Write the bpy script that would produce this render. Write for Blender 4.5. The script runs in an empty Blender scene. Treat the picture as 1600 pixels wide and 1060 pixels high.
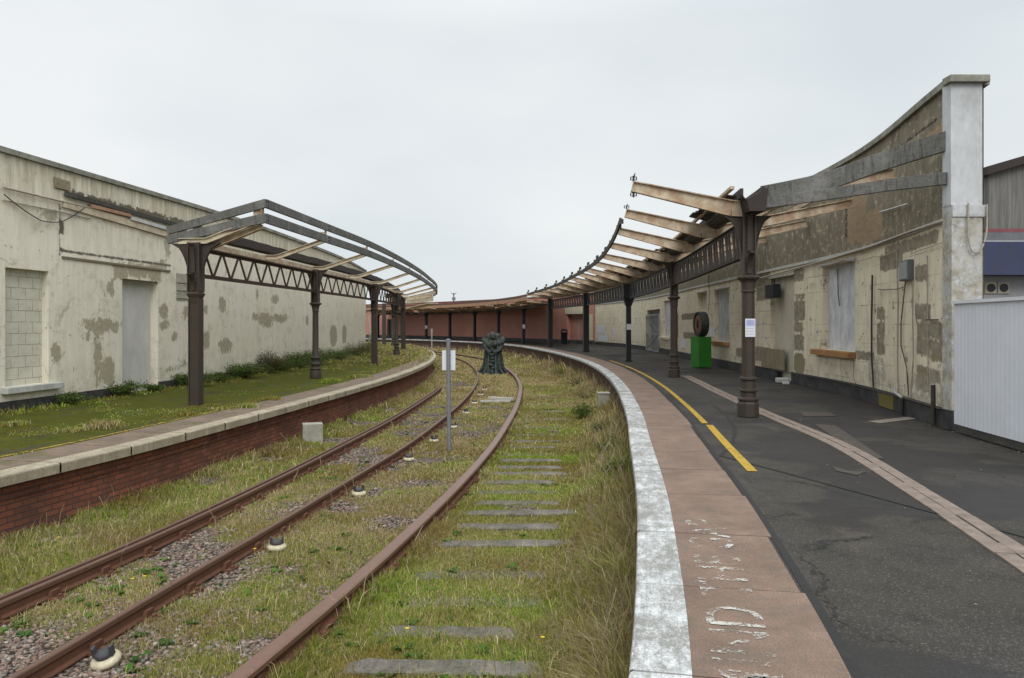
import bpy, math, random
import numpy as np
random.seed(7); rng = np.random.default_rng(11)
C = bpy.context.scene.collection
SC = bpy.context.scene
R = math.radians
HOR = 507.0; F = 1200.0; EYE = 1.6
ZG = -0.97      # track bed
ZL = -0.13      # left platform top

# ------------------------------------------------------------------ objects
WL = {}         # world location of each parent
def wl(o):
    if o is None: return (0.0, 0.0, 0.0)
    return WL.get(o.name, (0.0, 0.0, 0.0))
def tag(o, label=None, cat=None, group=None, kind=None):
    if label: o['label'] = label
    if cat: o['category'] = cat
    if group: o['group'] = group
    if kind: o['kind'] = kind
    return o
def thing(name, label, cat, loc=(0, 0, 0), group=None, rz=0):
    o = bpy.data.objects.new(name, None); C.objects.link(o)
    o.empty_display_size = 0.2
    o.location = loc; o.rotation_euler = (0, 0, rz)
    WL[o.name] = tuple(loc)
    return tag(o, label, cat, group)
def copy_tree(o, parent=None):
    c = o.copy(); C.objects.link(c)
    if parent is not None: c.parent = parent
    WL[c.name] = wl(o)
    for ch in list(o.children): copy_tree(ch, c)
    return c

class MB:
    """collects faces and builds ONE mesh object"""
    def __init__(s): s.v = []; s.f = []; s.uv = []; s.mi = []; s.sm = []
    def face(s, pts, uv=None, mi=0, smooth=False):
        b = len(s.v); s.v.extend([tuple(p) for p in pts]); s.f.append(tuple(range(b, b + len(pts))))
        s.uv.append(uv if uv else None); s.mi.append(mi); s.sm.append(smooth)
    def grid(s, rows, close_u=False, uv=None, mi=0, smooth=False):
        b = len(s.v); n = len(rows[0]); m = len(rows)
        for r in rows: s.v.extend([tuple(p) for p in r])
        for i in range(m - 1):
            for j in range(n if close_u else n - 1):
                k = (j + 1) % n
                s.f.append((b + i*n + j, b + i*n + k, b + (i+1)*n + k, b + (i+1)*n + j))
                s.uv.append(None if uv is None else [uv[i][j], uv[i][k], uv[i+1][k], uv[i+1][j]])
                s.mi.append(mi); s.sm.append(smooth)
    def box(s, lo, hi, mi=0):
        x0, y0, z0 = lo; x1, y1, z1 = hi
        p = [(x0,y0,z0),(x1,y0,z0),(x1,y1,z0),(x0,y1,z0),(x0,y0,z1),(x1,y0,z1),(x1,y1,z1),(x0,y1,z1)]
        s.hexa(p, mi)
    def hexa(s, p, mi=0):
        b = len(s.v); s.v.extend([tuple(q) for q in p])
        for f in ((0,3,2,1),(4,5,6,7),(0,1,5,4),(1,2,6,5),(2,3,7,6),(3,0,4,7)):
            s.f.append(tuple(b + i for i in f)); s.uv.append(None); s.mi.append(mi); s.sm.append(False)
    def obox(s, c, ax, ay, az, hx, hy, hz, mi=0):
        c, ax, ay, az = map(np.array, (c, ax, ay, az))
        pts = []
        for k in (-1, 1):
            for (i, j) in ((-1,-1),(1,-1),(1,1),(-1,1)):
                pts.append(c + ax*hx*i + ay*hy*j + az*hz*k)
        s.hexa(pts, mi)
    def bar(s, a, b, w, h, up=(0,0,1), mi=0, h2=None, w2=None):
        """rectangular bar from a to b (centre line), width w sideways, height h"""
        a = np.array(a, float); b = np.array(b, float); d = b - a; L = np.linalg.norm(d)
        if L < 1e-6: return
        d /= L; up = np.array(up, float); sd = np.cross(d, up); n = np.linalg.norm(sd)
        if n < 1e-5: sd = np.array((1.0, 0, 0)); n = 1
        sd /= n; u = np.cross(sd, d)
        h2 = h if h2 is None else h2; w2 = w if w2 is None else w2
        p = []
        for (q, ww, hh) in ((a, w, h), (b, w2, h2)):
            p += [q - sd*ww/2 - u*hh/2, q + sd*ww/2 - u*hh/2, q + sd*ww/2 + u*hh/2, q - sd*ww/2 + u*hh/2]
        s.hexa([p[0],p[1],p[5],p[4],p[3],p[2],p[6],p[7]], mi)
    def ibeam(s, a, b, w, h, t=0.02, h2=None, mi=0, up=(0,0,1)):
        a = np.array(a, float); b = np.array(b, float); d = (b - a); d /= np.linalg.norm(d)
        h2 = h if h2 is None else h2
        up = np.array(up, float); sd = np.cross(d, up); sd /= np.linalg.norm(sd); u = np.cross(sd, d)
        s.bar(a, b, t*.8, h, up, mi, h2=h2)
        s.bar(a + u*h/2, b + u*h2/2, w, t, up, mi)
        s.bar(a - u*h/2, b - u*h2/2, w, t, up, mi)
    def tube(s, pts, r, n=8, mi=0, smooth=True, rr=None):
        pts = [np.array(p, float) for p in pts]; rows = []
        ref = np.array((0.0, 0, 1.0))
        for i, p in enumerate(pts):
            d = pts[min(i+1, len(pts)-1)] - pts[max(i-1, 0)]; d /= (np.linalg.norm(d) + 1e-9)
            rf = ref if abs(d @ ref) < .95 else np.array((1.0, 0, 0))
            a = np.cross(d, rf); a /= np.linalg.norm(a); b2 = np.cross(d, a)
            q = rr[i] if rr is not None else r
            rows.append([p + q*(a*math.cos(2*math.pi*k/n) + b2*math.sin(2*math.pi*k/n)) for k in range(n)])
        s.grid(rows, close_u=True, mi=mi, smooth=smooth)
        s.face(rows[0][::-1], mi=mi); s.face(rows[-1], mi=mi)
    def lathe(s, prof, c=(0,0,0), n=16, mi=0, smooth=True, sq=0.0, rot=0.0):
        """prof: (r,z). sq>0 squares the section"""
        rows = []
        for (r, z) in prof:
            row = []
            for k in range(n):
                a = 2*math.pi*k/n + rot
                ca, sa = math.cos(a), math.sin(a)
                m = 1.0 / max(abs(ca), abs(sa)); q = r*(1 + sq*(m - 1))
                row.append((c[0] + q*ca, c[1] + q*sa, c[2] + z))
            rows.append(row)
        s.grid(rows, close_u=True, mi=mi, smooth=smooth)
        s.face(rows[0][::-1], mi=mi); s.face(rows[-1], mi=mi)
    def build(s, name, mats, parent=None, local=False):
        me = bpy.data.meshes.new(name)
        off = (0, 0, 0) if local else wl(parent)
        v = np.array(s.v, float) - np.array(off)
        me.from_pydata([tuple(q) for q in v], [], s.f)
        if not isinstance(mats, (list, tuple)): mats = [mats]
        for m in mats: me.materials.append(m)
        me.polygons.foreach_set('material_index', s.mi)
        me.polygons.foreach_set('use_smooth', s.sm)
        if any(u is not None for u in s.uv):
            l = me.uv_layers.new(name='UVMap'); buf = []
            for f, u in zip(s.f, s.uv):
                for k in range(len(f)): buf.extend(u[k] if u is not None else (0.0, 0.0))
            l.data.foreach_set('uv', buf)
        me.update(); me.validate(clean_customdata=False)
        o = bpy.data.objects.new(name, me); C.objects.link(o)
        if parent is not None: o.parent = parent
        WL[o.name] = tuple(off) if parent is not None else (0, 0, 0)
        return o

def bevel(o, w=.006, seg=2):
    m = o.modifiers.new('bevel', 'BEVEL'); m.width = w; m.segments = seg; m.limit_method = 'ANGLE'; m.angle_limit = R(40)
    return o

# ------------------------------------------------------------------ curves
class Curve:
    def __init__(s, pts, step=0.25, smooth=2):
        p = np.array(pts, float); out = []
        q = np.vstack([2*p[0]-p[1], p, 2*p[-1]-p[-2]])
        for i in range(1, len(q)-2):
            n = max(2, int(np.linalg.norm(q[i+1]-q[i])/step))
            # centripetal-ish hermite
            m1 = (q[i+1]-q[i-1]) / (np.linalg.norm(q[i+1]-q[i])+np.linalg.norm(q[i]-q[i-1])) * np.linalg.norm(q[i+1]-q[i])
            m2 = (q[i+2]-q[i]) / (np.linalg.norm(q[i+2]-q[i+1])+np.linalg.norm(q[i+1]-q[i])) * np.linalg.norm(q[i+1]-q[i])
            for k in range(n):
                t = k/n
                out.append((2*t**3-3*t*t+1)*q[i] + (t**3-2*t*t+t)*m1 + (-2*t**3+3*t*t)*q[i+1] + (t**3-t*t)*m2)
        out.append(q[-2]); out = np.array(out)
        d = np.r_[0, np.cumsum(np.linalg.norm(np.diff(out, axis=0), axis=1))]
        S = np.arange(0, d[-1], step)
        P = np.c_[np.interp(S, d, out[:,0]), np.interp(S, d, out[:,1])]
        for _ in range(smooth*4):
            P[1:-1] = .25*P[:-2] + .5*P[1:-1] + .25*P[2:]
        s.P = P; s.S = np.r_[0, np.cumsum(np.linalg.norm(np.diff(P, axis=0), axis=1))]; s.L = s.S[-1]
        T = np.gradient(P, axis=0); T /= np.linalg.norm(T, axis=1)[:, None]; s.T = T
    def at(s, u):
        return np.array((np.interp(u, s.S, s.P[:,0]), np.interp(u, s.S, s.P[:,1])))
    def tan(s, u):
        t = np.array((np.interp(u, s.S, s.T[:,0]), np.interp(u, s.S, s.T[:,1]))); return t/np.linalg.norm(t)
    def nrm(s, u):
        t = s.tan(u); return np.array((t[1], -t[0]))
    def pt(s, u, off=0.0, z=0.0):
        p = s.at(u); n = s.nrm(u)
        if u < 0: p = p + s.tan(0)*u
        if u > s.L: p = p + s.tan(s.L)*(u-s.L)
        return (p[0]+n[0]*off, p[1]+n[1]*off, z)
    def s_of_y(s, y): return float(np.interp(y, s.P[:,1], s.S))
    def x_of_y(s, y): return np.interp(y, s.P[:,1], s.P[:,0])
    def s_of_px(s, px, y0=-1e9, y1=1e9):
        m = (s.P[:,1] > max(1.0, y0)) & (s.P[:,1] < y1)
        q = 800 + F*s.P[m,0]/s.P[m,1]; S = s.S[m]
        if q[0] > q[-1]: q = q[::-1]; S = S[::-1]
        o = np.argsort(q); return float(np.interp(px, q[o], S[o]))
def pick(px, py, z):          # where a sight line meets a level of known height
    Y = F*(EYE - z)/(py - HOR); return ((px-800)*Y/F, Y, z)
def atY(px, Y, z=0.0): return ((px-800)*Y/F, Y, z)
def zat(py, Y): return EYE + (HOR-py)*Y/F

RE = Curve([(x+.035, y) for x, y in [(-1.1,-4),(-.25,0),(.56,3.47),(1.0,5.94),(1.26,7.6),(1.68,10.8),(2.0,13.1),(2.39,16.55),(2.75,20.3),(3.05,25),(3.18,30),(3.05,36),(2.5,43.5),(1.6,50.5),(.3,58.5),(-2.3,66.7),(-5.3,73.3),(-8.9,79),(-12.5,83.2),(-17.5,88),(-30,97),(-50,108)]])
LE = Curve([(-8.4,-4),(-7.6,0),(-6.75,4.5),(-5.89,8.83),(-5.46,10.9),(-5.15,13.2),(-4.92,15),(-4.6,18),(-4.33,20.6),(-4.05,23.8),(-3.8,28.8),(-3.8,35.2),(-4.3,42.8),(-5.15,49.4),(-6.45,56.5),(-8.0,63),(-9.8,68.5),(-12.3,73),(-18,80),(-30,88)])
RW = Curve([(6.70,11.8),(6.90,12.9),(7.14,14.1),(7.40,15.6),(7.54,16.9),(7.62,18.5),(7.68,22),(7.80,27),(7.95,33),(8.25,40),(8.35,47),(7.9,54),(6.62,61.5)], smooth=1)
LW = Curve([(-11.2,6.5),(-10.75,9.5),(-10.1,15.2),(-9.58,19.8),(-9.2,23.5),(-8.95,28),(-8.85,34),(-8.9,40),(-9.15,45),(-9.5,50)], smooth=1)
BW = Curve([(6.6,61.6),(4.9,64.4),(2.9,68.4),(-1.25,75.6),(-3.8,79.2),(-8.5,85.6),(-13,90.8),(-17.5,95.2),(-27,103),(-42,113)], smooth=1)
R1 = Curve([(-5.9,-2),(-5.1,3),(-4.43,6.65),(-4.04,8.8),(-3.64,12.2),(-3.36,15.4),(-3.03,19.6),(-2.8,25),(-2.72,29),(-2.85,34),(-3.3,41),(-4.3,49),(-5.6,56),(-7.6,63.5),(-10,70)])
R2 = Curve([(-4.7,-2),(-3.9,2.5),(-3.41,5.2),(-3.15,7.15),(-2.9,8.9),(-2.48,12.2),(-2.08,15.5),(-1.75,20),(-1.54,24.4),(-1.44,29.7),(-1.56,35),(-1.95,41),(-2.9,49),(-4.2,56),(-6.3,63.5),(-9,70.5)])
R3 = Curve([(-3.3,-1.5),(-2.45,2.4),(-1.86,5.2),(-1.5,7.0),(-1.12,9.3),(-.75,11.9),(-.36,15.4),(-.05,19.5),(.13,22.4),(.26,25.9),(.33,29.4),(.26,33.3),(.02,38),(-.6,45),(-1.9,53.5),(-4.3,61.5),(-7.2,69)])

# ------------------------------------------------------------------ noise
def vnoise(x, y, seed=0):
    xi = np.floor(x).astype(np.int64); yi = np.floor(y).astype(np.int64); xf = x-xi; yf = y-yi
    def h(a, b):
        n = (a*374761393 + b*668265263 + seed*982451653) & 0x7fffffff
        n = ((n ^ (n >> 13))*1274126177) & 0x7fffffff
        return ((n ^ (n >> 16)) & 0xffff)/65535.0
    u = xf*xf*(3-2*xf); v = yf*yf*(3-2*yf)
    return (h(xi,yi)*(1-u)+h(xi+1,yi)*u)*(1-v) + (h(xi,yi+1)*(1-u)+h(xi+1,yi+1)*u)*v
def fbm(x, y, seed=0, o=4):
    x = np.asarray(x, float); y = np.asarray(y, float); a = .5; t = 0; r = 0
    for i in range(o):
        r = r + a*vnoise(x*2**i+17.3*i, y*2**i+5.1*i, seed+i); t += a; a *= .5
    return r/t

# ------------------------------------------------------------------ materials
class NT:
    def __init__(s, name, rough=.85, spec=.3):
        s.m = bpy.data.materials.new(name); s.m.use_nodes = True; s.n = s.m.node_tree.nodes; s.l = s.m.node_tree.links
        s.b = s.n['Principled BSDF']; s.b.inputs['Roughness'].default_value = rough
        s.b.inputs['Specular IOR Level'].default_value = spec
        s._c = None
    def link(s, a, b): s.l.new(a, b)
    def coord(s, kind='Object'):
        t = s.n.new('ShaderNodeTexCoord'); return t.outputs[kind]
    def mapv(s, v, scale=(1,1,1), loc=(0,0,0), rot=(0,0,0)):
        m = s.n.new('ShaderNodeMapping'); s.link(v, m.inputs['Vector'])
        m.inputs['Scale'].default_value = scale; m.inputs['Location'].default_value = loc; m.inputs['Rotation'].default_value = rot
        return m.outputs[0]
    def noise(s, v, scale, detail=5, rough=.6, dist=0.0, col=False):
        m = s.n.new('ShaderNodeTexNoise'); s.link(v, m.inputs['Vector'])
        m.inputs['Scale'].default_value = scale; m.inputs['Detail'].default_value = detail
        m.inputs['Roughness'].default_value = rough; m.inputs['Distortion'].default_value = dist
        return m.outputs['Color' if col else 'Fac']
    def voro(s, v, scale, out='Distance', feature='F1'):
        m = s.n.new('ShaderNodeTexVoronoi'); m.feature = feature; s.link(v, m.inputs['Vector']); m.inputs['Scale'].default_value = scale
        return m.outputs[out]
    def ramp(s, f, stops, interp='LINEAR'):
        m = s.n.new('ShaderNodeValToRGB'); m.color_ramp.interpolation = interp
        e = m.color_ramp.elements
        while len(e) < len(stops): e.new(.5)
        for k, (p, c) in enumerate(stops):
            e[k].position = p; e[k].color = (c, c, c, 1) if isinstance(c, (int, float)) else (*c, 1)
        s.link(f, m.inputs[0]); return m.outputs[0]
    def math(s, op, a, b=None, clamp=False):
        m = s.n.new('ShaderNodeMath'); m.operation = op; m.use_clamp = clamp
        for i, q in enumerate((a, b)):
            if q is None: continue
            if isinstance(q, (int, float)): m.inputs[i].default_value = q
            else: s.link(q, m.inputs[i])
        return m.outputs[0]
    def mix(s, f, a, b, blend='MIX'):
        m = s.n.new('ShaderNodeMix'); m.data_type = 'RGBA'; m.blend_type = blend
        if isinstance(f, (int, float)): m.inputs[0].default_value = f
        else: s.link(f, m.inputs[0])
        for i, q in ((6, a), (7, b)):
            if isinstance(q, tuple): m.inputs[i].default_value = (*q, 1)
            else: s.link(q, m.inputs[i])
        return m.outputs[2]
    def base(s, c):
        if isinstance(c, tuple): s.b.inputs['Base Color'].default_value = (*c, 1)
        else: s.link(c, s.b.inputs['Base Color'])
    def rough(s, f): s.link(f, s.b.inputs['Roughness'])
    def bump(s, h, strength=.3, dist=.02):
        m = s.n.new('ShaderNodeBump'); m.inputs['Strength'].default_value = strength; m.inputs['Distance'].default_value = dist
        if s._c is not None: s.link(s._c, m.inputs['Normal'])
        s.link(h, m.inputs['Height']); s.link(m.outputs[0], s.b.inputs['Normal']); s._c = m.outputs[0]
    def sep(s, v):
        m = s.n.new('ShaderNodeSeparateXYZ'); s.link(v, m.inputs[0]); return m.outputs
    def comb(s, x, y, z=0.0):
        m = s.n.new('ShaderNodeCombineXYZ')
        for i, q in enumerate((x, y, z)):
            if isinstance(q, (int, float)): m.inputs[i].default_value = q
            else: s.link(q, m.inputs[i])
        return m.outputs[0]
    def vmath(s, op, a, b=None):
        m = s.n.new('ShaderNodeVectorMath'); m.operation = op
        for i, q in enumerate((a, b)):
            if q is None: continue
            if isinstance(q, tuple): m.inputs[i].default_value = q
            else: s.link(q, m.inputs[i])
        return m.outputs[0]
    def boxmask(s, uv, boxes, soft=.03):
        """1 inside any of the boxes (u0,u1,v0,v1) of the (already wobbled) uv vector"""
        cur = None
        for (u0, u1, v0, v1) in boxes:
            a = s.vmath('ABSOLUTE', s.vmath('SUBTRACT', uv, ((u0+u1)/2, (v0+v1)/2, 0)))
            a = s.sep(s.vmath('SUBTRACT', a, (abs(u1-u0)/2, abs(v1-v0)/2, 0)))
            d = s.math('MAXIMUM', a[0], a[1])
            cur = d if cur is None else s.math('MINIMUM', cur, d)
        m = s.n.new('ShaderNodeMapRange'); m.clamp = True; s.link(cur, m.inputs[0])
        m.inputs[1].default_value = soft; m.inputs[2].default_value = -soft; m.inputs[3].default_value = 0; m.inputs[4].default_value = 1
        return m.outputs[0]
    def wobble(s, uv, amp=.1, scale=3.0):
        n = s.noise(uv, scale, 6, .7, col=True)
        n = s.vmath('SUBTRACT', n, (.5,.5,.5)); n = s.vmath('MULTIPLY', n, (amp*2, amp*2, 0))
        return s.vmath('ADD', uv, n)

def mat_rust_paint(name, paint, rust=(.16,.055,.025), amount=.5, rough=.75, dirt=(.03,.025,.02), scale=5.0, streak=True):
    t = NT(name, rough); v = t.coord('Object')
    n = t.noise(v, scale, 8, .7); n2 = t.noise(t.mapv(v, (1,1,.25)) if streak else v, scale*2.3, 6, .65)
    a = t.mix(t.ramp(n, [(.3,.0),(.75,1.0)]), tuple(c*.78 for c in paint), paint)
    m = t.math('MULTIPLY', t.ramp(n2, [(.5-.25*amount, 0.0), (.72-.15*amount, 1.0)]), amount*1.2, True)
    rr = t.mix(t.noise(v, 23, 4), rust, tuple(c*.45 for c in rust))
    c = t.mix(m, a, rr)
    d = t.ramp(t.noise(v, scale*1.7, 8, .75), [(.52,0.0),(.8,.7)])
    c = t.mix(d, c, dirt); t.base(c); t.bump(t.noise(v, 60, 6, .7), .35, .004)
    return t.m
def mat_plain(name, col, rough=.7, var=.2, scale=6, metal=0.0, bump=.15):
    t = NT(name, rough); v = t.coord('Object'); n = t.noise(v, scale, 8, .65)
    t.base(t.mix(t.ramp(n, [(.3,0.0),(.72,1.0)]), tuple(c*(1-var) for c in col), tuple(min(1, c*(1+var)) for c in col)))
    t.b.inputs['Metallic'].default_value = metal
    if bump: t.bump(t.noise(v, scale*9, 5), bump, .004)
    return t.m
def mat_vcol(name, rough=.8, att='Col', trans=0.0):
    t = NT(name, rough, .15); a = t.n.new('ShaderNodeAttribute'); a.attribute_name = att
    t.base(a.outputs['Color'])
    return t.m
M = {}
M['col_brown'] = mat_rust_paint('brown_ironwork', (.050,.042,.034), (.085,.038,.022), .38, .6, (.035,.028,.026), 4)
M['col_dark'] = mat_rust_paint('dark_ironwork', (.026,.028,.033), (.045,.028,.025), .3, .55, (.02,.02,.02), 4)
M['girder_red'] = mat_rust_paint('rusty_lattice', (.056,.038,.028), (.12,.048,.025), .45, .8, (.03,.024,.022), 3)
M['cream'] = mat_rust_paint('rusty_cream_beam', (.60,.52,.39), (.36,.15,.06), .55, .75, (.13,.08,.05), 2.2, False)
M['cream2'] = mat_rust_paint('cream_beam', (.62,.56,.42), (.42,.17,.06), .40, .75, (.15,.11,.07), 2.2, False)
M['rail'] = mat_rust_paint('rail_rust', (.125,.055,.034), (.19,.078,.042), .5, .8, (.04,.025,.02), 6, False)
M['railtop'] = mat_rust_paint('rail_head', (.175,.098,.070), (.19,.085,.05), .45, .36, (.08,.045,.035), 9, False)
M['railtop2'] = mat_rust_paint('rail_head_dark', (.125,.070,.050), (.17,.078,.045), .5, .5, (.05,.03,.025), 9, False)
M['fascia_rust'] = mat_rust_paint('orange_fascia', (.44,.27,.17), (.30,.13,.08), .4, .85, (.08,.03,.02), 1.3, False)
M['maroon'] = mat_rust_paint('maroon_board', (.15,.085,.075), (.12,.06,.05), .35, .85, (.05,.03,.03), 1.5, False)
M['gutter'] = mat_rust_paint('old_gutter', (.040,.033,.031), (.08,.04,.03), .35, .7, (.02,.018,.018), 5, False)
M['soffit_rust'] = mat_rust_paint('rusty_soffit', (.74,.50,.34), (.34,.14,.09), .55, .9, (.14,.07,.05), 2.6, False)

def mat_timber(name, col, green=.3):
    t = NT(name, .9, .2); v = t.coord('Object'); 
    n = t.noise(v, 2.2, 6, .6); g = t.noise(t.mapv(v, (14, 3.0, 14)), 2.0, 7, .7); w = t.noise(t.mapv(v, (6, 6, .6)), 4, 5, .7)
    c = t.mix(t.ramp(g, [(.3,0.0),(.7,1.0)]), tuple(q*.62 for q in col), tuple(q*1.25 for q in col))
    c = t.mix(t.math('MULTIPLY', t.ramp(n, [(.42,0.0),(.62,1.0)]), green), c, (.075,.076,.048))
    c = t.mix(t.ramp(w, [(.50,0.0),(.70,.75)]), c, (.03,.03,.03)); c = t.mix(t.ramp(t.noise(v, 1.3, 9, .8), [(.5,0.0),(.64,.6)]), c, tuple(q*1.7 for q in col))
    t.base(c); t.bump(g, .4, .01); return t.m
M['timber'] = mat_timber('weathered_timber', (.150,.146,.140))
M['timber_d'] = mat_timber('dark_timber', (.070,.065,.060), .3)
M['sleeper'] = mat_timber('sleeper_timber', (.145,.130,.113), .5)
M['white_plank'] = mat_plain('grey_plank', (.42,.41,.37), .8, .2)
M['pole'] = mat_plain('galvanised_pole', (.17,.18,.20), .5, .18, 12)
M['signwhite'] = mat_plain('sign_board_white', (.66,.68,.72), .5, .04, 3, bump=0)
M['paper'] = mat_plain('paper_white', (.62,.64,.72), .6, .05, 5, bump=0)
M['paper_blue'] = mat_plain('paper_print_blue', (.38,.42,.66), .6, .1, 40, bump=0)
M['paper_grey'] = mat_plain('paper_print_grey', (.25,.25,.27), .6, .1, 40, bump=0)
M['paper_yellow'] = mat_plain('paper_print_yellow', (.6,.5,.15), .6, .1, 40, bump=0)
M['black'] = mat_plain('black_plastic', (.018,.02,.024), .45, .2)
M['greybox'] = mat_plain('grey_metal_box', (.14,.15,.16), .5, .15)
M['greybox2'] = mat_plain('grey_metal_light', (.30,.31,.31), .5, .15)
M['green'] = mat_plain('green_paint', (.035,.19,.028), .4, .22, 2.2, bump=.05)
M['bronze'] = mat_rust_paint('dark_bronze', (.034,.040,.036), (.045,.065,.055), .4, .6, (.015,.018,.02), 5)
M['verdigris'] = mat_plain('verdigris', (.06,.11,.105), .7, .2)
M['tyre'] = mat_plain('dark_ring', (.03,.04,.038), .5, .2)
M['copper'] = mat_rust_paint('copper_disc', (.35,.17,.09), (.12,.05,.03), .5, .6, (.03,.02,.02), 6)
M['concrete'] = mat_plain('old_concrete', (.30,.29,.24), .9, .25, 5)
M['insul'] = mat_plain('cream_porcelain', (.46,.41,.29), .45, .35, 14)
M['insul_d'] = mat_plain('dark_iron_cap', (.05,.05,.055), .6, .3, 20)
M['cable'] = mat_plain('pale_cable', (.36,.33,.27), .7, .2)
M['cable_d'] = mat_plain('dark_cable', (.045,.04,.035), .7, .2)
M['sill_orange'] = mat_rust_paint('bare_sill', (.42,.22,.09), (.25,.11,.06), .3, .85, (.06,.04,.03), 3, False)
M['whitepaint'] = mat_rust_paint('flaking_white', (.56,.56,.53), (.28,.26,.22), .3, .8, (.2,.19,.17), 2.0)
M['lintel'] = mat_plain('cream_lintel', (.52,.47,.34), .8, .15)
M['doorblack'] = mat_plain('dark_door', (.035,.04,.048), .5, .15)
# ================================================================== wall geometry helpers
def onwall(cv, px, py, y1=1e9):
    s = cv.s_of_px(px, y1=y1); p = cv.at(s); return s, zat(py, p[1])
def rect(cv, x0, y0, x1, y1):
    """pixel rectangle -> (s0,s1,z0,z1), heights measured at its middle"""
    xm = (x0+x1)/2; s0 = cv.s_of_px(x0); s1 = cv.s_of_px(x1); Y = cv.at(cv.s_of_px(xm))[1]
    return (min(s0, s1), max(s0, s1), zat(y1, Y), zat(y0, Y))

def field(s, z, rects, ell=False):
    """signed distance (negative inside) of points to a set of wall rectangles"""
    d = np.full(np.shape(s), 1.0)
    for (a, b, c, e) in rects:
        if ell:
            ra, rb = (b-a)/2*1.12, (e-c)/2*1.12; q = (((np.abs(s-(a+b)/2)/ra)**2.4+(np.abs(z-(c+e)/2)/rb)**2.4)**(1/2.4)-1)*min(ra, rb); d = np.minimum(d, q); continue
        q = np.maximum(np.abs(s-(a+b)/2)-(b-a)/2, np.abs(z-(c+e)/2)-(e-c)/2); d = np.minimum(d, q)
    return np.clip(d, -.5, .5)
FIELDS = {}
def patch(t, uv, name, ch, amp=.1, scale=5.0, soft=.015, aniso=(1,1,1)):
    a = t.n.new('ShaderNodeAttribute'); a.attribute_name = name; f = t.sep(a.outputs['Vector'])[ch]
    n = t.noise(t.mapv(uv, aniso), scale, 8, .72); d = t.math('ADD', f, t.math('MULTIPLY', t.math('SUBTRACT', n, .5), amp*4))
    m = t.n.new('ShaderNodeMapRange'); m.clamp = True; t.link(d, m.inputs[0]); m.inputs[1].default_value = .5+soft; m.inputs[2].default_value = .5-soft; m.inputs[3].default_value = 0; m.inputs[4].default_value = 1
    return m.outputs[0]
def ashlar(t, uv, w, h, mortar=.012, off=.5):
    b = t.n.new('ShaderNodeTexBrick'); t.link(uv, b.inputs['Vector']); b.inputs['Scale'].default_value = 1
    b.inputs['Brick Width'].default_value = w; b.inputs['Row Height'].default_value = h
    b.inputs['Mortar Size'].default_value = mortar; b.inputs['Mortar Smooth'].default_value = .3; b.offset = off
    return b
def brick_mat(name, c1, c2, mortar, w=.225, h=.075, sc=1.0, dirt=.6, dirtcol=(.05,.035,.03), rough=.9, white=0.0):
    t = NT(name, rough, .2); uv = t.coord('UV'); b = ashlar(t, uv, w*sc, h*sc, .010*sc)
    b.inputs['Color1'].default_value = (*c1, 1); b.inputs['Color2'].default_value = (*c2, 1); b.inputs['Mortar'].default_value = (*mortar, 1)
    b.inputs['Bias'].default_value = -.1
    n = t.noise(uv, .9, 8, .7); n3 = t.noise(t.mapv(uv, (1, .35, 1)), 3.2, 7, .7)
    c = t.mix(t.math('MULTIPLY', t.ramp(n, [(.38,0.0),(.66,1.0)]), dirt), b.outputs['Color'], dirtcol)
    c = t.mix(t.ramp(t.noise(uv, 30, 4), [(.3,0.0),(.8,.45)]), c, tuple(q*.5 for q in c1))
    if white: c = t.mix(t.math('MULTIPLY', t.ramp(n3, [(.60,0.0),(.74,1.0)]), white), c, (.35,.31,.28))
    t.base(c); t.bump(t.math('ADD', t.math('MULTIPLY', b.outputs['Fac'], -1.0), t.noise(uv, 40, 5)), .5, .012)
    return t.m

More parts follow.
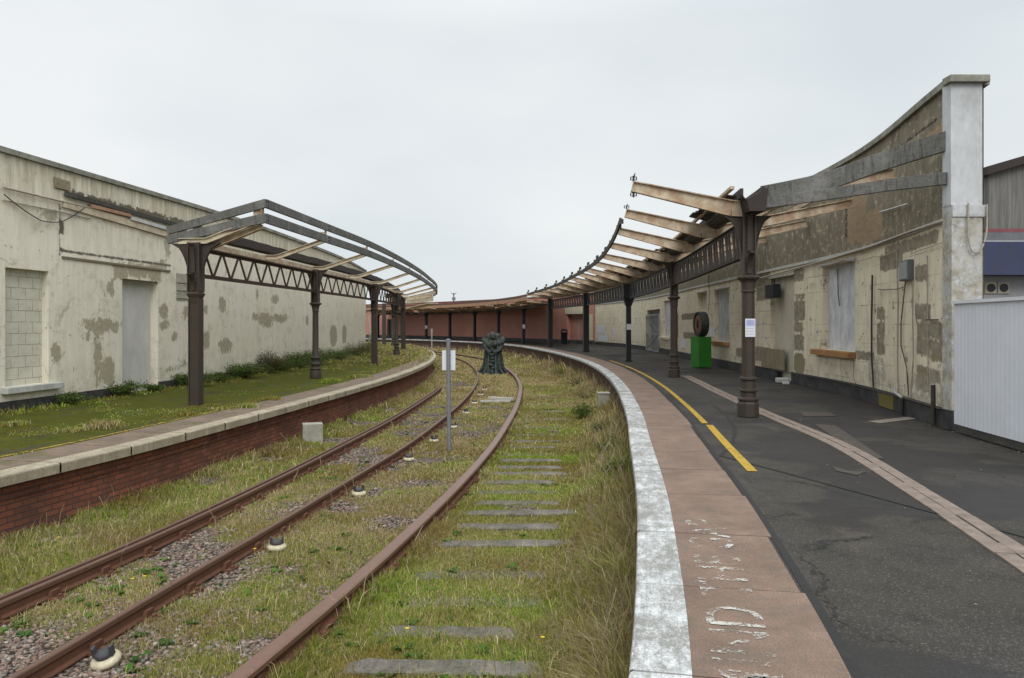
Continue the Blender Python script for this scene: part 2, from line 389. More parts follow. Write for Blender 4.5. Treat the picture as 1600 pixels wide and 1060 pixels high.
def left_wall_mat():
    t = NT('peeling_left_wall', .92, .15); uv = t.coord('UV')
    streak = t.noise(t.mapv(uv, (3.2, .35, 1)), 2.2, 8, .65); big = t.noise(uv, .55, 5, .6)
    c = t.mix(t.ramp(streak, [(.3,0.0),(.72,1.0)]), (.64,.58,.45), (.82,.77,.65))
    c = t.mix(t.ramp(big, [(.35,0.0),(.7,.5)]), c, (.78,.75,.67))
    z = t.sep(uv)[1]
    # dirty, greenish streaks that hang from the coping
    m = t.n.new('ShaderNodeMapRange'); t.link(z, m.inputs[0]); m.inputs[1].default_value = 3.3; m.inputs[2].default_value = 5.0; m.inputs[3].default_value = 0; m.inputs[4].default_value = 1
    st2 = t.noise(t.mapv(uv, (2.3, .22, 1)), 2.7, 7, .7)
    c = t.mix(t.math('MULTIPLY', m.outputs[0], t.ramp(st2, [(.38,0.15),(.62,.95)])), c, (.33,.29,.18))
    c = t.mix(t.ramp(t.noise(uv, 1.7, 8, .75), [(.52,0.0),(.66,.5)]), c, (.40,.365,.27))
    pr = [(66,330,90,345),(168,440,178,462),(177,413,196,437),(196,414,232,434),(232,412,250,440),(148,522,158,600),(160,560,178,602),(135,500,186,520),(130,525,140,532),
          (250,476,262,497),(250,503,262,515),(268,520,277,535),(288,478,294,500),(342,466,352,486),(343,530,361,551),(394,490,402,500),(404,490,423,508),(411,495,425,511),(426,492,448,503),(425,462,435,474),
          (316,520,327,545),(318,478,324,490),(516,510,526,540),(535,510,541,536),(478,495,482,508),(80,540,96,565),(262,574,282,578),(286,562,292,574),(258,372,265,400),(247,408,260,422),(400,455,404,466)]
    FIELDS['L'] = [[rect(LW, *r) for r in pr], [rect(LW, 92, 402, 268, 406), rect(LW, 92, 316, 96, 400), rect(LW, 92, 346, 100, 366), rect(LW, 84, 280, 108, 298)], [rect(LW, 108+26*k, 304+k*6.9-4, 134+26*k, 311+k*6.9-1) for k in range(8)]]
    pm = patch(t, uv, 'P1', 0, .15, 5.5, .008, (1.4,.7,1))
    sp = t.ramp(t.noise(t.mapv(uv, (1.6, .9, 1)), 2.6, 9, .78), [(.61,0.0),(.63,1.0)])
    pm = t.math('MAXIMUM', pm, sp)
    pn = t.noise(uv, 9, 6, .7)
    c = t.mix(pm, c, t.mix(t.ramp(pn, [(.3,0.0),(.7,1.0)]), (.33,.29,.205), (.46,.42,.32)))
    # dark cracked plaster edge and cracks
    cr = t.ramp(t.voro(t.wobble(uv, .25, 2.0), .9, 'Distance', 'DISTANCE_TO_EDGE'), [(.0,.8),(.012,0.0)])
    c = t.mix(t.math('MULTIPLY', cr, t.ramp(t.noise(uv, .8, 3), [(.5,0.0),(.62,.55)])), c, (.12,.11,.085))
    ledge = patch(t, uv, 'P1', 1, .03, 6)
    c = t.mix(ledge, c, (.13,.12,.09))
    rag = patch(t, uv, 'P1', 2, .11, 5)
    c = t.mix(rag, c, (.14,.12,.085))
    low = t.n.new('ShaderNodeMapRange'); t.link(z, low.inputs[0]); low.inputs[1].default_value = .9; low.inputs[2].default_value = -.1; low.inputs[3].default_value = 0; low.inputs[4].default_value = 1
    c = t.mix(t.math('MULTIPLY', low.outputs[0], t.ramp(t.noise(uv, 2.2, 7, .7), [(.4,0.0),(.68,.8)])), c, (.34,.31,.20))
    t.base(c); t.bump(t.math('ADD', t.math('MULTIPLY', pm, -1.6), t.noise(uv, 14, 7, .7)), .45, .012)
    return t.m

def right_wall_mat():
    t = NT('peeling_right_wall', .92, .15); uv = t.coord('UV'); w = t.wobble(uv, .03, 4.0)
    streak = t.noise(t.mapv(uv, (2.6, .4, 1)), 2.0, 8, .65)
    c = t.mix(t.ramp(streak, [(.3,0.0),(.72,1.0)]), (.63,.55,.41), (.82,.75,.59))
    c = t.mix(t.ramp(t.noise(uv, 1.3, 8, .75), [(.5,0.0),(.75,.55)]), c, (.40,.37,.29))
    ab = ashlar(t, uv, .86, .40, .008, .5)
    jm = t.math('MULTIPLY', ab.outputs['Fac'], t.ramp(t.noise(uv, .9, 4), [(.42,0.0),(.6,.75)]))
    # ashlar blocks that lost their paint
    bl = [(1182,450,1204,470),(1240,470,1258,500),(1241,503,1255,520),(1241,524,1256,548),(1243,460,1258,468),(1370,480,1383,500),(1370,505,1383,527),(1370,532,1382,555),
          (1375,395,1410,422),(1383,372,1466,392),(1412,375,1466,386),(1430,415,1450,440),(1430,475,1454,500),(1433,505,1450,531),(1452,503,1474,530),(1432,535,1450,556),(1452,536,1480,566),
          (1336,550,1366,563),(1432,572,1452,612),(1452,578,1470,600),(1150,545,1178,560),(1180,543,1210,566),(1178,425,1204,448),(1240,420,1256,440),(1130,470,1136,500),(1065,490,1090,500),(1068,520,1090,530),(1056,490,1060,528),(1045,440,1075,448)]
    FIELDS['R'] = [[rect(RW, *r) for r in bl],
        [rect(RW, *r) for r in [(1240,553,1257,583),(1246,556,1252,582),(1436,576,1450,600),(1455,553,1478,562),(1381,540,1383,553)]],
        [rect(RW, *r) for r in [(1420,590,1490,640),(1475,566,1486,582),(1355,560,1383,600)]],
        [rect(RW, 1322,305,1352,378), rect(RW, 1345,330,1378,378), rect(RW, 1462,190,1486,204), rect(RW, 1445,200,1480,212)],
        [rect(RW, 1321,305,1324,376), rect(RW, 1258,330,1260,352)] + [rect(RW, 1408+7*k, 222-k*5.0, 1416+7*k, 226-k*5.0) for k in range(8)]]
    pm = patch(t, uv, 'P1', 0, .06, 7, .008)
    rn = t.noise(uv, 5, 7, .75); grey = t.mix(t.ramp(rn, [(.3,0.0),(.7,1.0)]), (.15,.125,.085), (.40,.36,.27))
    c = t.mix(t.math('MULTIPLY', pm, t.ramp(t.noise(uv, 3.1, 6, .7), [(.30,.35),(.42,1.0)])), c, grey)
    sp = t.ramp(t.noise(t.mapv(uv, (1.4, 1.1, 1)), 3.0, 9, .8), [(.575,0.0),(.60,1.0)])
    c = t.mix(t.math('MULTIPLY', sp, .9), c, (.21,.18,.125))
    c = t.mix(jm, c, (.20,.17,.12))
    # bare brown render patches
    br = patch(t, uv, 'P1', 1, .07, 5)
    c = t.mix(br, c, (.25,.21,.125))
    st = patch(t, uv, 'P1', 2, .12, 4, .04)
    c = t.mix(t.math('MULTIPLY', st, t.ramp(t.noise(uv, 6, 6, .75), [(.4,0.0),(.55,.8)])), c, (.36,.33,.27))
    # upper render band
    z = t.sep(w)[1]
    up = t.math('GREATER_THAN', z, 3.22)
    v2 = t.mapv(uv, (2.0, .5, 1)); un = t.noise(v2, 2.2, 9, .75)
    uc = t.mix(t.ramp(un, [(.3,0.0),(.70,1.0)]), (.11,.093,.066), (.27,.235,.17))
    uc = t.mix(t.ramp(t.noise(uv, 4.5, 8, .8), [(.53,0.0),(.60,.85)]), uc, (.46,.41,.30))
    uc = t.mix(t.ramp(t.noise(uv, 1.1, 5), [(.5,0.0),(.62,.6)]), uc, (.19,.17,.12))
    bk = ashlar(t, uv, .225, .078, .010); bk.inputs['Color1'].default_value = (.36,.24,.13,1); bk.inputs['Color2'].default_value = (.27,.20,.13,1); bk.inputs['Mortar'].default_value = (.24,.21,.16,1)
    bb = patch(t, uv, 'P2', 0, .10, 4)
    uc = t.mix(bb, uc, bk.outputs['Color'])
    cra = patch(t, uv, 'P2', 1, .05, 6)
    uc = t.mix(cra, uc, (.05,.042,.035))
    c = t.mix(up, c, uc)
    lo = t.n.new('ShaderNodeMapRange'); t.link(t.sep(uv)[1], lo.inputs[0]); lo.inputs[1].default_value = .8; lo.inputs[2].default_value = .2; lo.inputs[3].default_value = 0; lo.inputs[4].default_value = 1
    c = t.mix(t.math('MULTIPLY', lo.outputs[0], t.ramp(t.noise(uv, 3.0, 7, .75), [(.42,0.0),(.62,.75)])), c, (.30,.27,.20))
    t.base(c)
    t.bump(t.math('ADD', t.math('ADD', t.math('MULTIPLY', pm, -1.0), t.math('MULTIPLY', jm, -1.0)), t.noise(uv, 12, 7, .7)), .5, .012)
    return t.m

def asphalt_mat(name, moss=False):
    t = NT(name, .75, .08 if moss else .22); v = t.coord('Object'); uv = t.coord('UV')
    fine = t.noise(v, 140, 3, .6); n = t.noise(v, .5, 6, .6); n2 = t.noise(v, 2.3, 7, .7)
    c = t.mix(t.ramp(fine, [(.3,0.0),(.72,1.0)]), (.011,.0095,.009), (.066,.059,.052))
    c = t.mix(t.ramp(n, [(.42,0.0),(.6,.6)]), c, (.046,.042,.030))
    c = t.mix(t.ramp(n2, [(.47,0.0),(.66,.75)]), c, (.022,.020,.019))
    c = t.mix(t.ramp(t.noise(t.mapv(v, (1,.4,1)), 1.4, 9, .8), [(.56,0.0),(.66,.6)]), c, (.085,.070,.055))
    c = t.mix(t.ramp(t.noise(v, 60, 3, .7), [(.56,0.0),(.70,.8)]), c, (.14,.13,.11))
    vo = t.voro(v, 55, 'Distance'); c = t.mix(t.ramp(vo, [(.09,.8),(.17,0.0)]), c, (.19,.18,.15))
    t.rough(t.ramp(n, [(.35,.5),(.6,.85)]))
    ck = t.ramp(t.voro(t.wobble(v, .5, 1.2), .42, 'Distance', 'DISTANCE_TO_EDGE'), [(.0,.9),(.010,0.0)]); c = t.mix(t.math('MULTIPLY', ck, t.ramp(t.noise(v, .7, 3), [(.48,0.0),(.56,1.0)])), c, (.006,.006,.006))
    c = t.mix(t.math('MULTIPLY', t.ramp(t.noise(v, .33, 4, .55), [(.50,0.0),(.53,.75)]), 1.0), c, (.024,.022,.022))
    if moss:
        m1 = t.noise(t.mapv(uv, (.5, 1.6, 1)), 1.3, 8, .65); m2 = t.noise(v, 7, 8, .75)
        mm = t.ramp(t.math('ADD', t.math('MULTIPLY', m1, .75), t.math('MULTIPLY', m2, .25)), [(.36,0.0),(.46,1.0)])
        mc = t.mix(t.ramp(t.noise(v, 3.1, 7, .75), [(.3,0.0),(.7,1.0)]), (.052,.058,.008), (.115,.125,.012))
        mc = t.mix(t.ramp(t.noise(v, 45, 5, .7), [(.35,.6),(.7,0.0)]), mc, (.030,.032,.010))
        c = t.mix(mm, c, mc); c = t.mix(t.ramp(t.noise(v, .9, 5), [(.55,0.0),(.7,.5)]), c, (.09,.065,.03))
        t.bump(t.noise(v, 25, 6, .8), .8, .02)
        t.rough(t.math('MAXIMUM', mm, .7))
    t.base(c); t.bump(t.noise(v, 120, 4, .7), .5, .006); t.bump(t.noise(v, 1.1, 4), .3, .05)
    return t.m
def slab_mat(nm='brown_slab', ca=(.150,.102,.076), cb=(.262,.178,.135), moss=0.0):
    t = NT(nm, .85, .25); v = t.coord('Object')
    n = t.noise(v, 1.6, 8, .7); f = t.noise(v, 90, 4, .7); p = t.noise(v, 5, 7, .75)
    c = t.mix(t.ramp(n, [(.34,0.0),(.68,1.0)]), ca, cb)
    if moss: c = t.mix(t.math('MULTIPLY', t.ramp(t.noise(v, 1.9, 8, .8), [(.52,0.0),(.6,1.0)]), moss), c, (.085,.085,.025))
    c = t.mix(t.ramp(p, [(.48,0.0),(.68,.75)]), c, (.12,.105,.085))
    c = t.mix(t.ramp(t.noise(v, 11, 6, .8), [(.58,0.0),(.68,.55)]), c, (.33,.20,.15))
    c = t.mix(t.ramp(f, [(.3,.65),(.55,0.0)]), c, (.06,.045,.038))
    c = t.mix(t.ramp(t.noise(v, 160, 2), [(.62,0.0),(.74,.5)]), c, (.42,.36,.31))
    t.base(c); t.bump(f, .5, .006); return t.m
def band_mat(name, worn=.5, white=(.74,.76,.78), under=(.27,.265,.24), brick=True):
    t = NT(name, .7, .3); v = t.coord('Object'); uv = t.coord('UV')
    n = t.noise(v, 2.2, 10, .8); n2 = t.noise(t.mapv(uv, (.8, 2.2, 1)), 6.5, 9, .85); f = t.noise(v, 60, 6, .8)
    m = t.math('ADD', t.math('MULTIPLY', n, .4), t.math('ADD', t.math('MULTIPLY', n2, .35), t.math('MULTIPLY', f, .25)))
    c = t.mix(t.ramp(m, [(.48-.2*worn+.06, 0.0), (.66-.2*worn+.0, .95)]), white, under)
    if brick:
        b = ashlar(t, uv, 1.2, .083, .004, 0.0)
        c = t.mix(t.math('MULTIPLY', b.outputs['Fac'], t.ramp(t.noise(uv, 3, 5), [(.4,.1),(.6,.7)])), c, (.26,.26,.25))
    c = t.mix(t.ramp(t.noise(v, 12, 7, .8), [(.64,0.0),(.72,.6)]), c, (.10,.095,.08))
    t.base(c); t.bump(f, .5, .006); return t.m
def line_mat(name, col, under, worn=.4, sc=9):
    t = NT(name, .8, .25); v = t.coord('Object'); n = t.noise(v, sc, 8, .78); n2 = t.noise(v, 55, 4, .7)
    m = t.math('ADD', t.math('MULTIPLY', n, .75), t.math('MULTIPLY', n2, .25))
    c = t.mix(t.ramp(n, [(.3,0.0),(.7,1.0)]), tuple(q*.72 for q in col), col)
    tr = t.n.new('ShaderNodeBsdfTransparent'); ms = t.n.new('ShaderNodeMixShader')
    t.base(c); out = t.n['Material Output']
    t.link(t.ramp(m, [(.62-.25*worn, 0.0), (.70-.25*worn, 1.0)]), ms.inputs[0]); t.link(t.b.outputs[0], ms.inputs[1]); t.link(tr.outputs[0], ms.inputs[2]); t.link(ms.outputs[0], out.inputs[0])
    return t.m
def plinth_mat():
    t = NT('tarred_plinth', .7, .3); uv = t.coord('Object'); n = t.noise(uv, 2.5, 8, .75)
    c = t.mix(t.ramp(n, [(.4,0.0),(.7,1.0)]), (.026,.026,.030), (.085,.08,.075)); t.base(c); t.bump(t.noise(uv, 18, 6), .5, .01); return t.m
def coping_mat():
    t = NT('stone_coping', .9, .2); v = t.coord('Object'); n = t.noise(v, 1.6, 8, .75); f = t.noise(v, 14, 6, .8)
    c = t.mix(t.ramp(n, [(.35,0.0),(.65,1.0)]), (.14,.135,.11), (.33,.32,.27)); c = t.mix(t.ramp(f, [(.5,0.0),(.7,.6)]), c, (.08,.085,.055)); t.base(c); t.bump(f, .5, .01); return t.m

M['wall_l'] = left_wall_mat(); M['wall_r'] = right_wall_mat()
M['asphalt'] = asphalt_mat('wet_asphalt'); M['moss'] = asphalt_mat('mossy_asphalt', True)
M['slab'] = slab_mat(); M['slab_l'] = slab_mat('left_brown_slab', (.14,.100,.076), (.235,.165,.125), .8); M['band'] = band_mat('white_edge_paint', .66, (.70,.72,.74), (.20,.195,.175)); M['band_l'] = band_mat('worn_cream_edge', .68, (.47,.42,.31), (.24,.20,.14), False)
M['yellow'] = line_mat('yellow_line', (.46,.30,.045), None, .35); M['letter'] = line_mat('worn_white_letters', (.60,.59,.54), None, .785, 6)
M['letter2'] = line_mat('faint_white_letters', (.36,.33,.30), None, 1.0, 7)
M['yellow_w'] = line_mat('worn_yellow_line', (.42,.28,.05), None, .62)
M['plinth'] = plinth_mat(); M['coping'] = coping_mat()
M['brick_l'] = brick_mat('platform_brick', (.33,.115,.068), (.16,.068,.048), (.09,.065,.055), dirt=.6, dirtcol=(.045,.034,.031), white=.4)
M['brick_r'] = brick_mat('platform_brick_far', (.16,.085,.065), (.11,.06,.05), (.07,.06,.05), dirt=.5, dirtcol=(.05,.04,.035), white=.5)
M['brick_wall'] = brick_mat('red_brick_building', (.55,.255,.19), (.46,.21,.165), (.40,.25,.20), dirt=.25, dirtcol=(.28,.14,.12))
def panel_mat(name, c0, c1, sc=2.0):
    t = NT(name, .85, .2); uv = t.coord('Object'); n = t.noise(t.mapv(uv, (1.2,1.2,.7)), sc, 9, .75)
    c = t.mix(t.ramp(n, [(.35,0.0),(.62,1.0)]), c0, c1); c = t.mix(t.ramp(t.noise(uv, sc*3.3, 8, .8), [(.6,0.0),(.7,.6)]), c, tuple(q*.5 for q in c0)); t.base(c); t.bump(n, .3, .01); return t.m
M['board_white'] = panel_mat('painted_board', (.40,.40,.41), (.66,.67,.70), 2.6)
M['infill_cream'] = panel_mat('cream_infill', (.42,.38,.30), (.56,.52,.42), 1.6)
M['infill_grey'] = panel_mat('pale_infill', (.50,.49,.45), (.62,.61,.58), 1.2)
M['brown_board'] = panel_mat('brown_board', (.19,.155,.105), (.28,.235,.16), 3)
def block_mat():
    t = NT('painted_blockwork', .9, .15); uv = t.coord('UV'); w = t.wobble(uv, .012, 7)
    b = ashlar(t, w, .40, .235, .007); b.inputs['Mortar Smooth'].default_value = .6
    n = t.noise(uv, 2.4, 8, .7)
    c = t.mix(t.ramp(n, [(.3,0.0),(.7,1.0)]), (.50,.48,.39), (.66,.64,.54))
    c = t.mix(t.math('MULTIPLY', b.outputs['Fac'], t.ramp(t.noise(uv, 5, 5), [(.35,.25),(.6,.95)])), c, (.14,.125,.08)); c = t.mix(t.ramp(t.noise(uv, 5, 8, .75), [(.55,0.0),(.75,.5)]), c, (.34,.32,.24)); t.base(c)
    t.bump(t.math('ADD', t.math('MULTIPLY', b.outputs['Fac'], -1.0), t.noise(uv, 14, 6)), .5, .01); return t.m
M['blockwork'] = block_mat()

# ================================================================== world and sun
def make_world():
    w = bpy.data.worlds.new('World'); SC.world = w; w.use_nodes = True; n = w.node_tree.nodes; l = w.node_tree.links
    bg = n['Background']; sky = n.new('ShaderNodeTexSky'); sky.sky_type = 'NISHITA'; sky.sun_disc = False
    sky.sun_elevation = R(46); sky.sun_rotation = R(172); sky.air_density = 1.0; sky.dust_density = 3.0
    tc = n.new('ShaderNodeTexCoord'); mp = n.new('ShaderNodeMapping'); l.new(tc.outputs['Generated'], mp.inputs[0]); mp.inputs['Scale'].default_value = (1.0, 1.0, 2.2); mp.inputs['Location'].default_value = (.3, .1, 0)
    no = n.new('ShaderNodeTexNoise'); no.inputs['Scale'].default_value = 1.9; no.inputs['Detail'].default_value = 4; no.inputs['Roughness'].default_value = .45; l.new(mp.outputs[0], no.inputs['Vector'])
    cr = n.new('ShaderNodeValToRGB'); e = cr.color_ramp.elements
    e[0].position = .30; e[0].color = (7.35, 7.95, 8.25, 1); e[1].position = .66; e[1].color = (9.1, 9.35, 9.4, 1); l.new(no.outputs['Fac'], cr.inputs[0])
    # an overcast sky is brighter overhead than at the horizon
    sx = n.new('ShaderNodeSeparateXYZ'); l.new(tc.outputs['Generated'], sx.inputs[0])
    mr = n.new('ShaderNodeMapRange'); l.new(sx.outputs['Z'], mr.inputs[0]); mr.inputs[1].default_value = .36; mr.inputs[2].default_value = 1.0; mr.inputs[3].default_value = 1.0; mr.inputs[4].default_value = 2.5
    vm = n.new('ShaderNodeVectorMath'); vm.operation = 'SCALE'; l.new(cr.outputs[0], vm.inputs[0]); l.new(mr.outputs[0], vm.inputs['Scale'])
    mx = n.new('ShaderNodeMix'); mx.data_type = 'RGBA'; mx.inputs[0].default_value = .93; l.new(sky.outputs[0], mx.inputs[6]); l.new(vm.outputs[0], mx.inputs[7])
    l.new(mx.outputs[2], bg.inputs[0]); bg.inputs[1].default_value = .1
    sl = bpy.data.lights.new('overcast_sun', 'SUN'); sl.energy = 1.7; sl.angle = R(35); sl.color = (1.0, .98, .95)
    so = bpy.data.objects.new('overcast_sun', sl); C.objects.link(so)
    so.rotation_euler = (R(46), 0, R(8))      # light from behind the camera
make_world()

# ================================================================== ground, track bed, platforms
def big_ground():
    m = MB(); m.face([(-900,-300,-1.6),(900,-300,-1.6),(900,2500,-1.6),(-900,2500,-1.6)])
    tag(m.build('ground', mat_plain('distant_ground', (.09,.085,.06), .95, .3, .2)), kind='structure')
big_ground()

YS = None
def lane(Y):   # x positions of everything along the track bed at forward distance Y
    return LE.x_of_y(Y), R1.x_of_y(Y), R2.x_of_y(Y), R3.x_of_y(Y), RE.x_of_y(Y)
def density(x, y):
    """grass cover 0..1, lushness, dryness, height"""
    le, a, b, c, re = lane(y)
    n = fbm(x*1.3, y*1.3, 3, 4); n2 = fbm(x*.55+9, y*.55, 8, 3); n3 = fbm(x*3.1, y*3.1, 21, 3)
    far = np.clip((y-14)/22, 0, 1)
    cover = np.zeros_like(x); h = np.zeros_like(x); dry = np.zeros_like(x)
    z1 = x < a; z2 = (x >= a) & (x < b); z3 = (x >= b) & (x < c); z4 = x >= c
    t = .55*n + .25*n2 + .2*n3
    cover = np.where(z1, np.clip((t-.37)*9+.25*np.clip(1-(x-le)/.6,0,1), 0, 1), cover)
    cover = np.where(z2, np.clip((t-.46)*7 + .14 + far*.7, 0, 1), cover)
    cover = np.where(z3, np.clip((t-.44)*7 + .22 + far*.7, 0, 1), cover)
    cover = np.where(z4, np.clip((t-.30)*8 + .3, 0, 1), cover)
    h = np.where(z1, .085, h); h = np.where(z2, .05, h); h = np.where(z3, .055, h); h = np.where(z4, .046, h)
    edge = np.clip(1-(re-x)/1.0, 0, 1)
    h = h + edge**1.1*.30*(.5+n) + np.clip(1-(x-le)/.5, 0, 1)*.08 + np.clip((y-20)/30, 0, 1)*.05
    rail = np.exp(-((x-c-.12)/.16)**2) * (n3 > .5); h = h + rail*.10
    dry = np.where(z1, .42, dry); dry = np.where(z2, .55, dry); dry = np.where(z3, .6, dry); dry = np.where(z4, .36, dry)
    dry = dry + edge*.38 + np.clip((y-16)/18, 0, 1)*.30 + (n2-.5)*.9
    return cover, h, np.clip(dry, 0, 1), z4, edge
SLEEP = [(5.74,-1.25,.29),(6.42,-1.15,.1),(7.12,-1.1,.4),(7.85,-1.0,.5),(8.95,-.95,.92),(9.72,-.8,.62),(10.42,-.7,1.0),(11.05,-.6,.75),(11.75,-.6,.8),(12.4,-.5,.7),(13.1,-.45,.95),(13.75,-.4,.9),(14.35,-.35,.95),(15.0,-.3,1.0),(15.9,-.25,1.0),(16.8,-.2,1.2),(17.8,-.15,1.2),(19.0,-.1,1.4),(20.6,0,1.5),(22.5,.1,1.6),(24.5,.2,1.6),(27,.2,1.7)]
SHOW = {0:.7,1:.35,2:.08,3:.05,4:.8,5:.85,6:.85,7:.25,8:.12,9:.3,10:.75,11:.8,12:.8,13:.3,14:.6,15:.5,16:.3,17:.6,18:.4,19:.4,20:.3,21:.3}
def bed_z(x, y):
    le, a, b, c, re = lane(y)
    z = ZG + .05*(fbm(x*1.1, y*1.1, 5, 3)-.5) + .022*(fbm(x*7, y*7, 6, 3)-.5)
    z = z + .10*np.clip(1-(re-x)/.8, 0, 1) + .04*np.clip(1-(x-le)/.5, 0, 1)
    return z
def track_bed():
    ys = [-3.0]
    while ys[-1] < 92: ys.append(ys[-1] + max(.07, min(.5, abs(ys[-1])*.011)))
    ys = np.array(ys); nx = 120
    le = LE.x_of_y(ys) + .02; re = RE.x_of_y(ys) - .03
    le = np.where(ys > 70, np.maximum(le, -40), le)
    T = np.linspace(0, 1, nx); X = le[:,None]*(1-T) + re[:,None]*T; Y = np.repeat(ys[:,None], nx, 1)
    Z = bed_z(X, Y); cov, h, dry, z4, edge = density(X, Y)
    v = np.stack([X, Y, Z], -1).reshape(-1, 3); m = len(ys)
    i = (np.arange(m-1)[:,None]*nx + np.arange(nx-1)).ravel(); f = np.stack([i, i+1, i+nx+1, i+nx], 1)
    me = bpy.data.meshes.new('track_bed'); me.from_pydata(v.tolist(), [], f.tolist())
    ca = me.color_attributes.new('Col', 'FLOAT_COLOR', 'POINT')
    col = np.stack([cov, dry, np.where(z4, 1.0, 0.0), np.ones_like(cov)], -1).reshape(-1); ca.data.foreach_set('color', col)
    me.polygons.foreach_set('use_smooth', [True]*len(me.polygons))
    t = NT('ballast_and_soil', .95, .15); vv = t.coord('Object'); a = t.n.new('ShaderNodeAttribute'); a.attribute_name = 'Col'
    s = t.sep(a.outputs['Vector']); vc = t.voro(vv, 24, 'Color'); vd = t.voro(vv, 24, 'Distance')
    st = t.ramp(t.sep(vc)[0], [(0.0,(.15,.11,.09)),(.35,(.29,.21,.175)),(.6,(.17,.155,.135)),(.8,(.32,.28,.24)),(1.0,(.28,.18,.145))])
    st = t.mix(t.ramp(vd, [(.25,0.0),(.62,1.0)]), st, (.030,.024,.018))
    soil = t.mix(t.ramp(t.noise(vv, 6, 7, .75), [(.35,0.0),(.65,1.0)]), (.075,.06,.036), (.15,.12,.075))
    g = t.mix(t.ramp(t.noise(vv, 9, 7, .8), [(.3,0.0),(.7,1.0)]), (.10,.11,.02), (.25,.24,.05))
    g = t.mix(t.math('MULTIPLY', s[1], .75), g, (.21,.17,.085))
    base = t.mix(t.ramp(t.noise(vv, 2.1, 6, .7), [(.52,0.0),(.66,.8)]), st, soil)
    c = t.mix(t.math('MULTIPLY', s[0], .85), base, g); t.base(c)
    t.bump(t.math('MULTIPLY', vd, -1.0), .8, .02); t.bump(t.noise(vv, 30, 5, .8), .6, .02)
    me.materials.append(t.m); o = bpy.data.objects.new('track_bed', me); C.objects.link(o); tag(o, kind='structure')
track_bed()

def strip(cv, s0, s1, offs, zs, step=.5, mb=None, mi=0):
    """sheet along a curve; offs/zs give the section"""
    mb = mb or MB(); S = np.arange(s0, s1+step*.5, step); rows = []; uv = []
    for s in S:
        rows.append([cv.pt(s, o, z) for o, z in zip(offs, zs)]); acc = 0; u = []
        for k in range(len(offs)):
            if k: acc += math.hypot(offs[k]-offs[k-1], zs[k]-zs[k-1])
            u.append((s, acc))
        uv.append(u)
    mb.grid(rows, uv=uv, mi=mi); return mb
# right platform: asphalt sheet, brown slabs, painted edge
tag(strip(RE, 0, RE.L, [.02, 2, 4, 8, 14, 34], [-.012]*6, 1.0).build('platform_surface', M['asphalt']), kind='structure')
tag(strip(LE, 0, LE.L, [-.02, -2, -4, -8, -13], [ZL-.014]*5, 1.0).build('platform_surface', M['moss']), kind='structure')
def slabs(cv, sgn, z, name, matS, matB, joints, band=.22, wid=.915, gap=.012, drop=.09, over=.045):
    ms = MB(); mb = MB()
    for k in range(len(joints)-1):
        a, b = joints[k]+gap/2, joints[k+1]-gap/2; n = 3
        dz = random.uniform(-.004, .004); w = wid + random.uniform(-.02, .02)
        for (mm, o0, o1, zt) in ((ms, band+.001, w, z+dz*.5), (mb, -over, band, z+dz*.5+.002)):
            for q in range(n):
                u0 = a+(b-a)*q/n; u1 = a+(b-a)*(q+1)/n
                P = [cv.pt(u0, sgn*o0, zt), cv.pt(u0, sgn*o1, zt), cv.pt(u1, sgn*o1, zt), cv.pt(u1, sgn*o0, zt)]
                if sgn < 0: P = P[::-1]
                U = [(u0, o0), (u0, o1), (u1, o1), (u1, o0)]
                if sgn < 0: U = U[::-1]
                mm.face(P, U)
                if mm is mb:     # front face with a small rounded lip
                    r = .022; prev = None
                    for (oo, zz) in ((o0, zt), ):
                        pass
                    sec = [(o0, zt), (o0-r*.7, zt-r*.3), (o0-r, zt-r), (o0-r, zt-drop), (o0+.12, zt-drop)]
                    for (e0, e1) in zip(sec[:-1], sec[1:]):
                        P = [cv.pt(u0, sgn*e0[0], e0[1]), cv.pt(u1, sgn*e0[0], e0[1]), cv.pt(u1, sgn*e1[0], e1[1]), cv.pt(u0, sgn*e1[0], e1[1])]
                        if sgn < 0: P = P[::-1]
                        mm.face(P, [(u0, e0[0]), (u1, e0[0]), (u1, e1[0]), (u0, e1[0])])
            # end faces of the joints
            for u in (a, b):
                mm.face([cv.pt(u, sgn*o0, zt), cv.pt(u, sgn*o1, zt), cv.pt(u, sgn*o1, zt-.05), cv.pt(u, sgn*o0, zt-.05)])
    tag(ms.build(name, matS), kind='structure'); tag(mb.build('platform_coping', matB), kind='structure')
def joints_for(cv, ys, L, step):
    j = [cv.s_of_y(y) for y in ys]; a = j[0]; pre = []
    while a - step > 0: a -= step; pre.append(a)
    a = j[-1]; post = []
    while a + step < L: a += step; post.append(a)
    return pre[::-1] + j + post
slabs(RE, 1, 0.0, 'platform_slabs', M['slab'], M['band'], joints_for(RE, [4.74, 5.94, 7.3, 8.53, 9.75], RE.L, 1.22))
slabs(LE, -1, ZL, 'platform_slabs', M['slab_l'], M['band_l'], joints_for(LE, [10.9, 12.25, 13.5], LE.L, 1.3), drop=.13, over=.05, gap=.03)
# brick faces below the edges
def plat_wall(cv, sgn, z, mat, label, name='platform_wall'):
    m = MB(); sec = [(.03, z-.09), (.03, z-.17), (.055, z-.17), (.055, z-.25), (.08, z-.25), (.08, z-.33), (.11, z-.33), (.11, -1.3)]
    offs = [sgn*o for o, _ in sec]; zs = [q for _, q in sec]
    S = np.arange(0, cv.L, .5); rows = []; uv = []
    for s in S:
        rows.append([cv.pt(s, o, q) for o, q in zip(offs, zs)]); uv.append([(s, -q) for q in zs])
    m.grid(rows, uv=uv)
    return tag(m.build(name, mat), label, 'wall')
plat_wall(RE, 1, 0, M['brick_r'], 'brown brick wall below the white painted edge of the right-hand platform')
plat_wall(LE, -1, ZL, M['brick_l'], 'dark red brick wall below the cream stone edge of the overgrown platform')
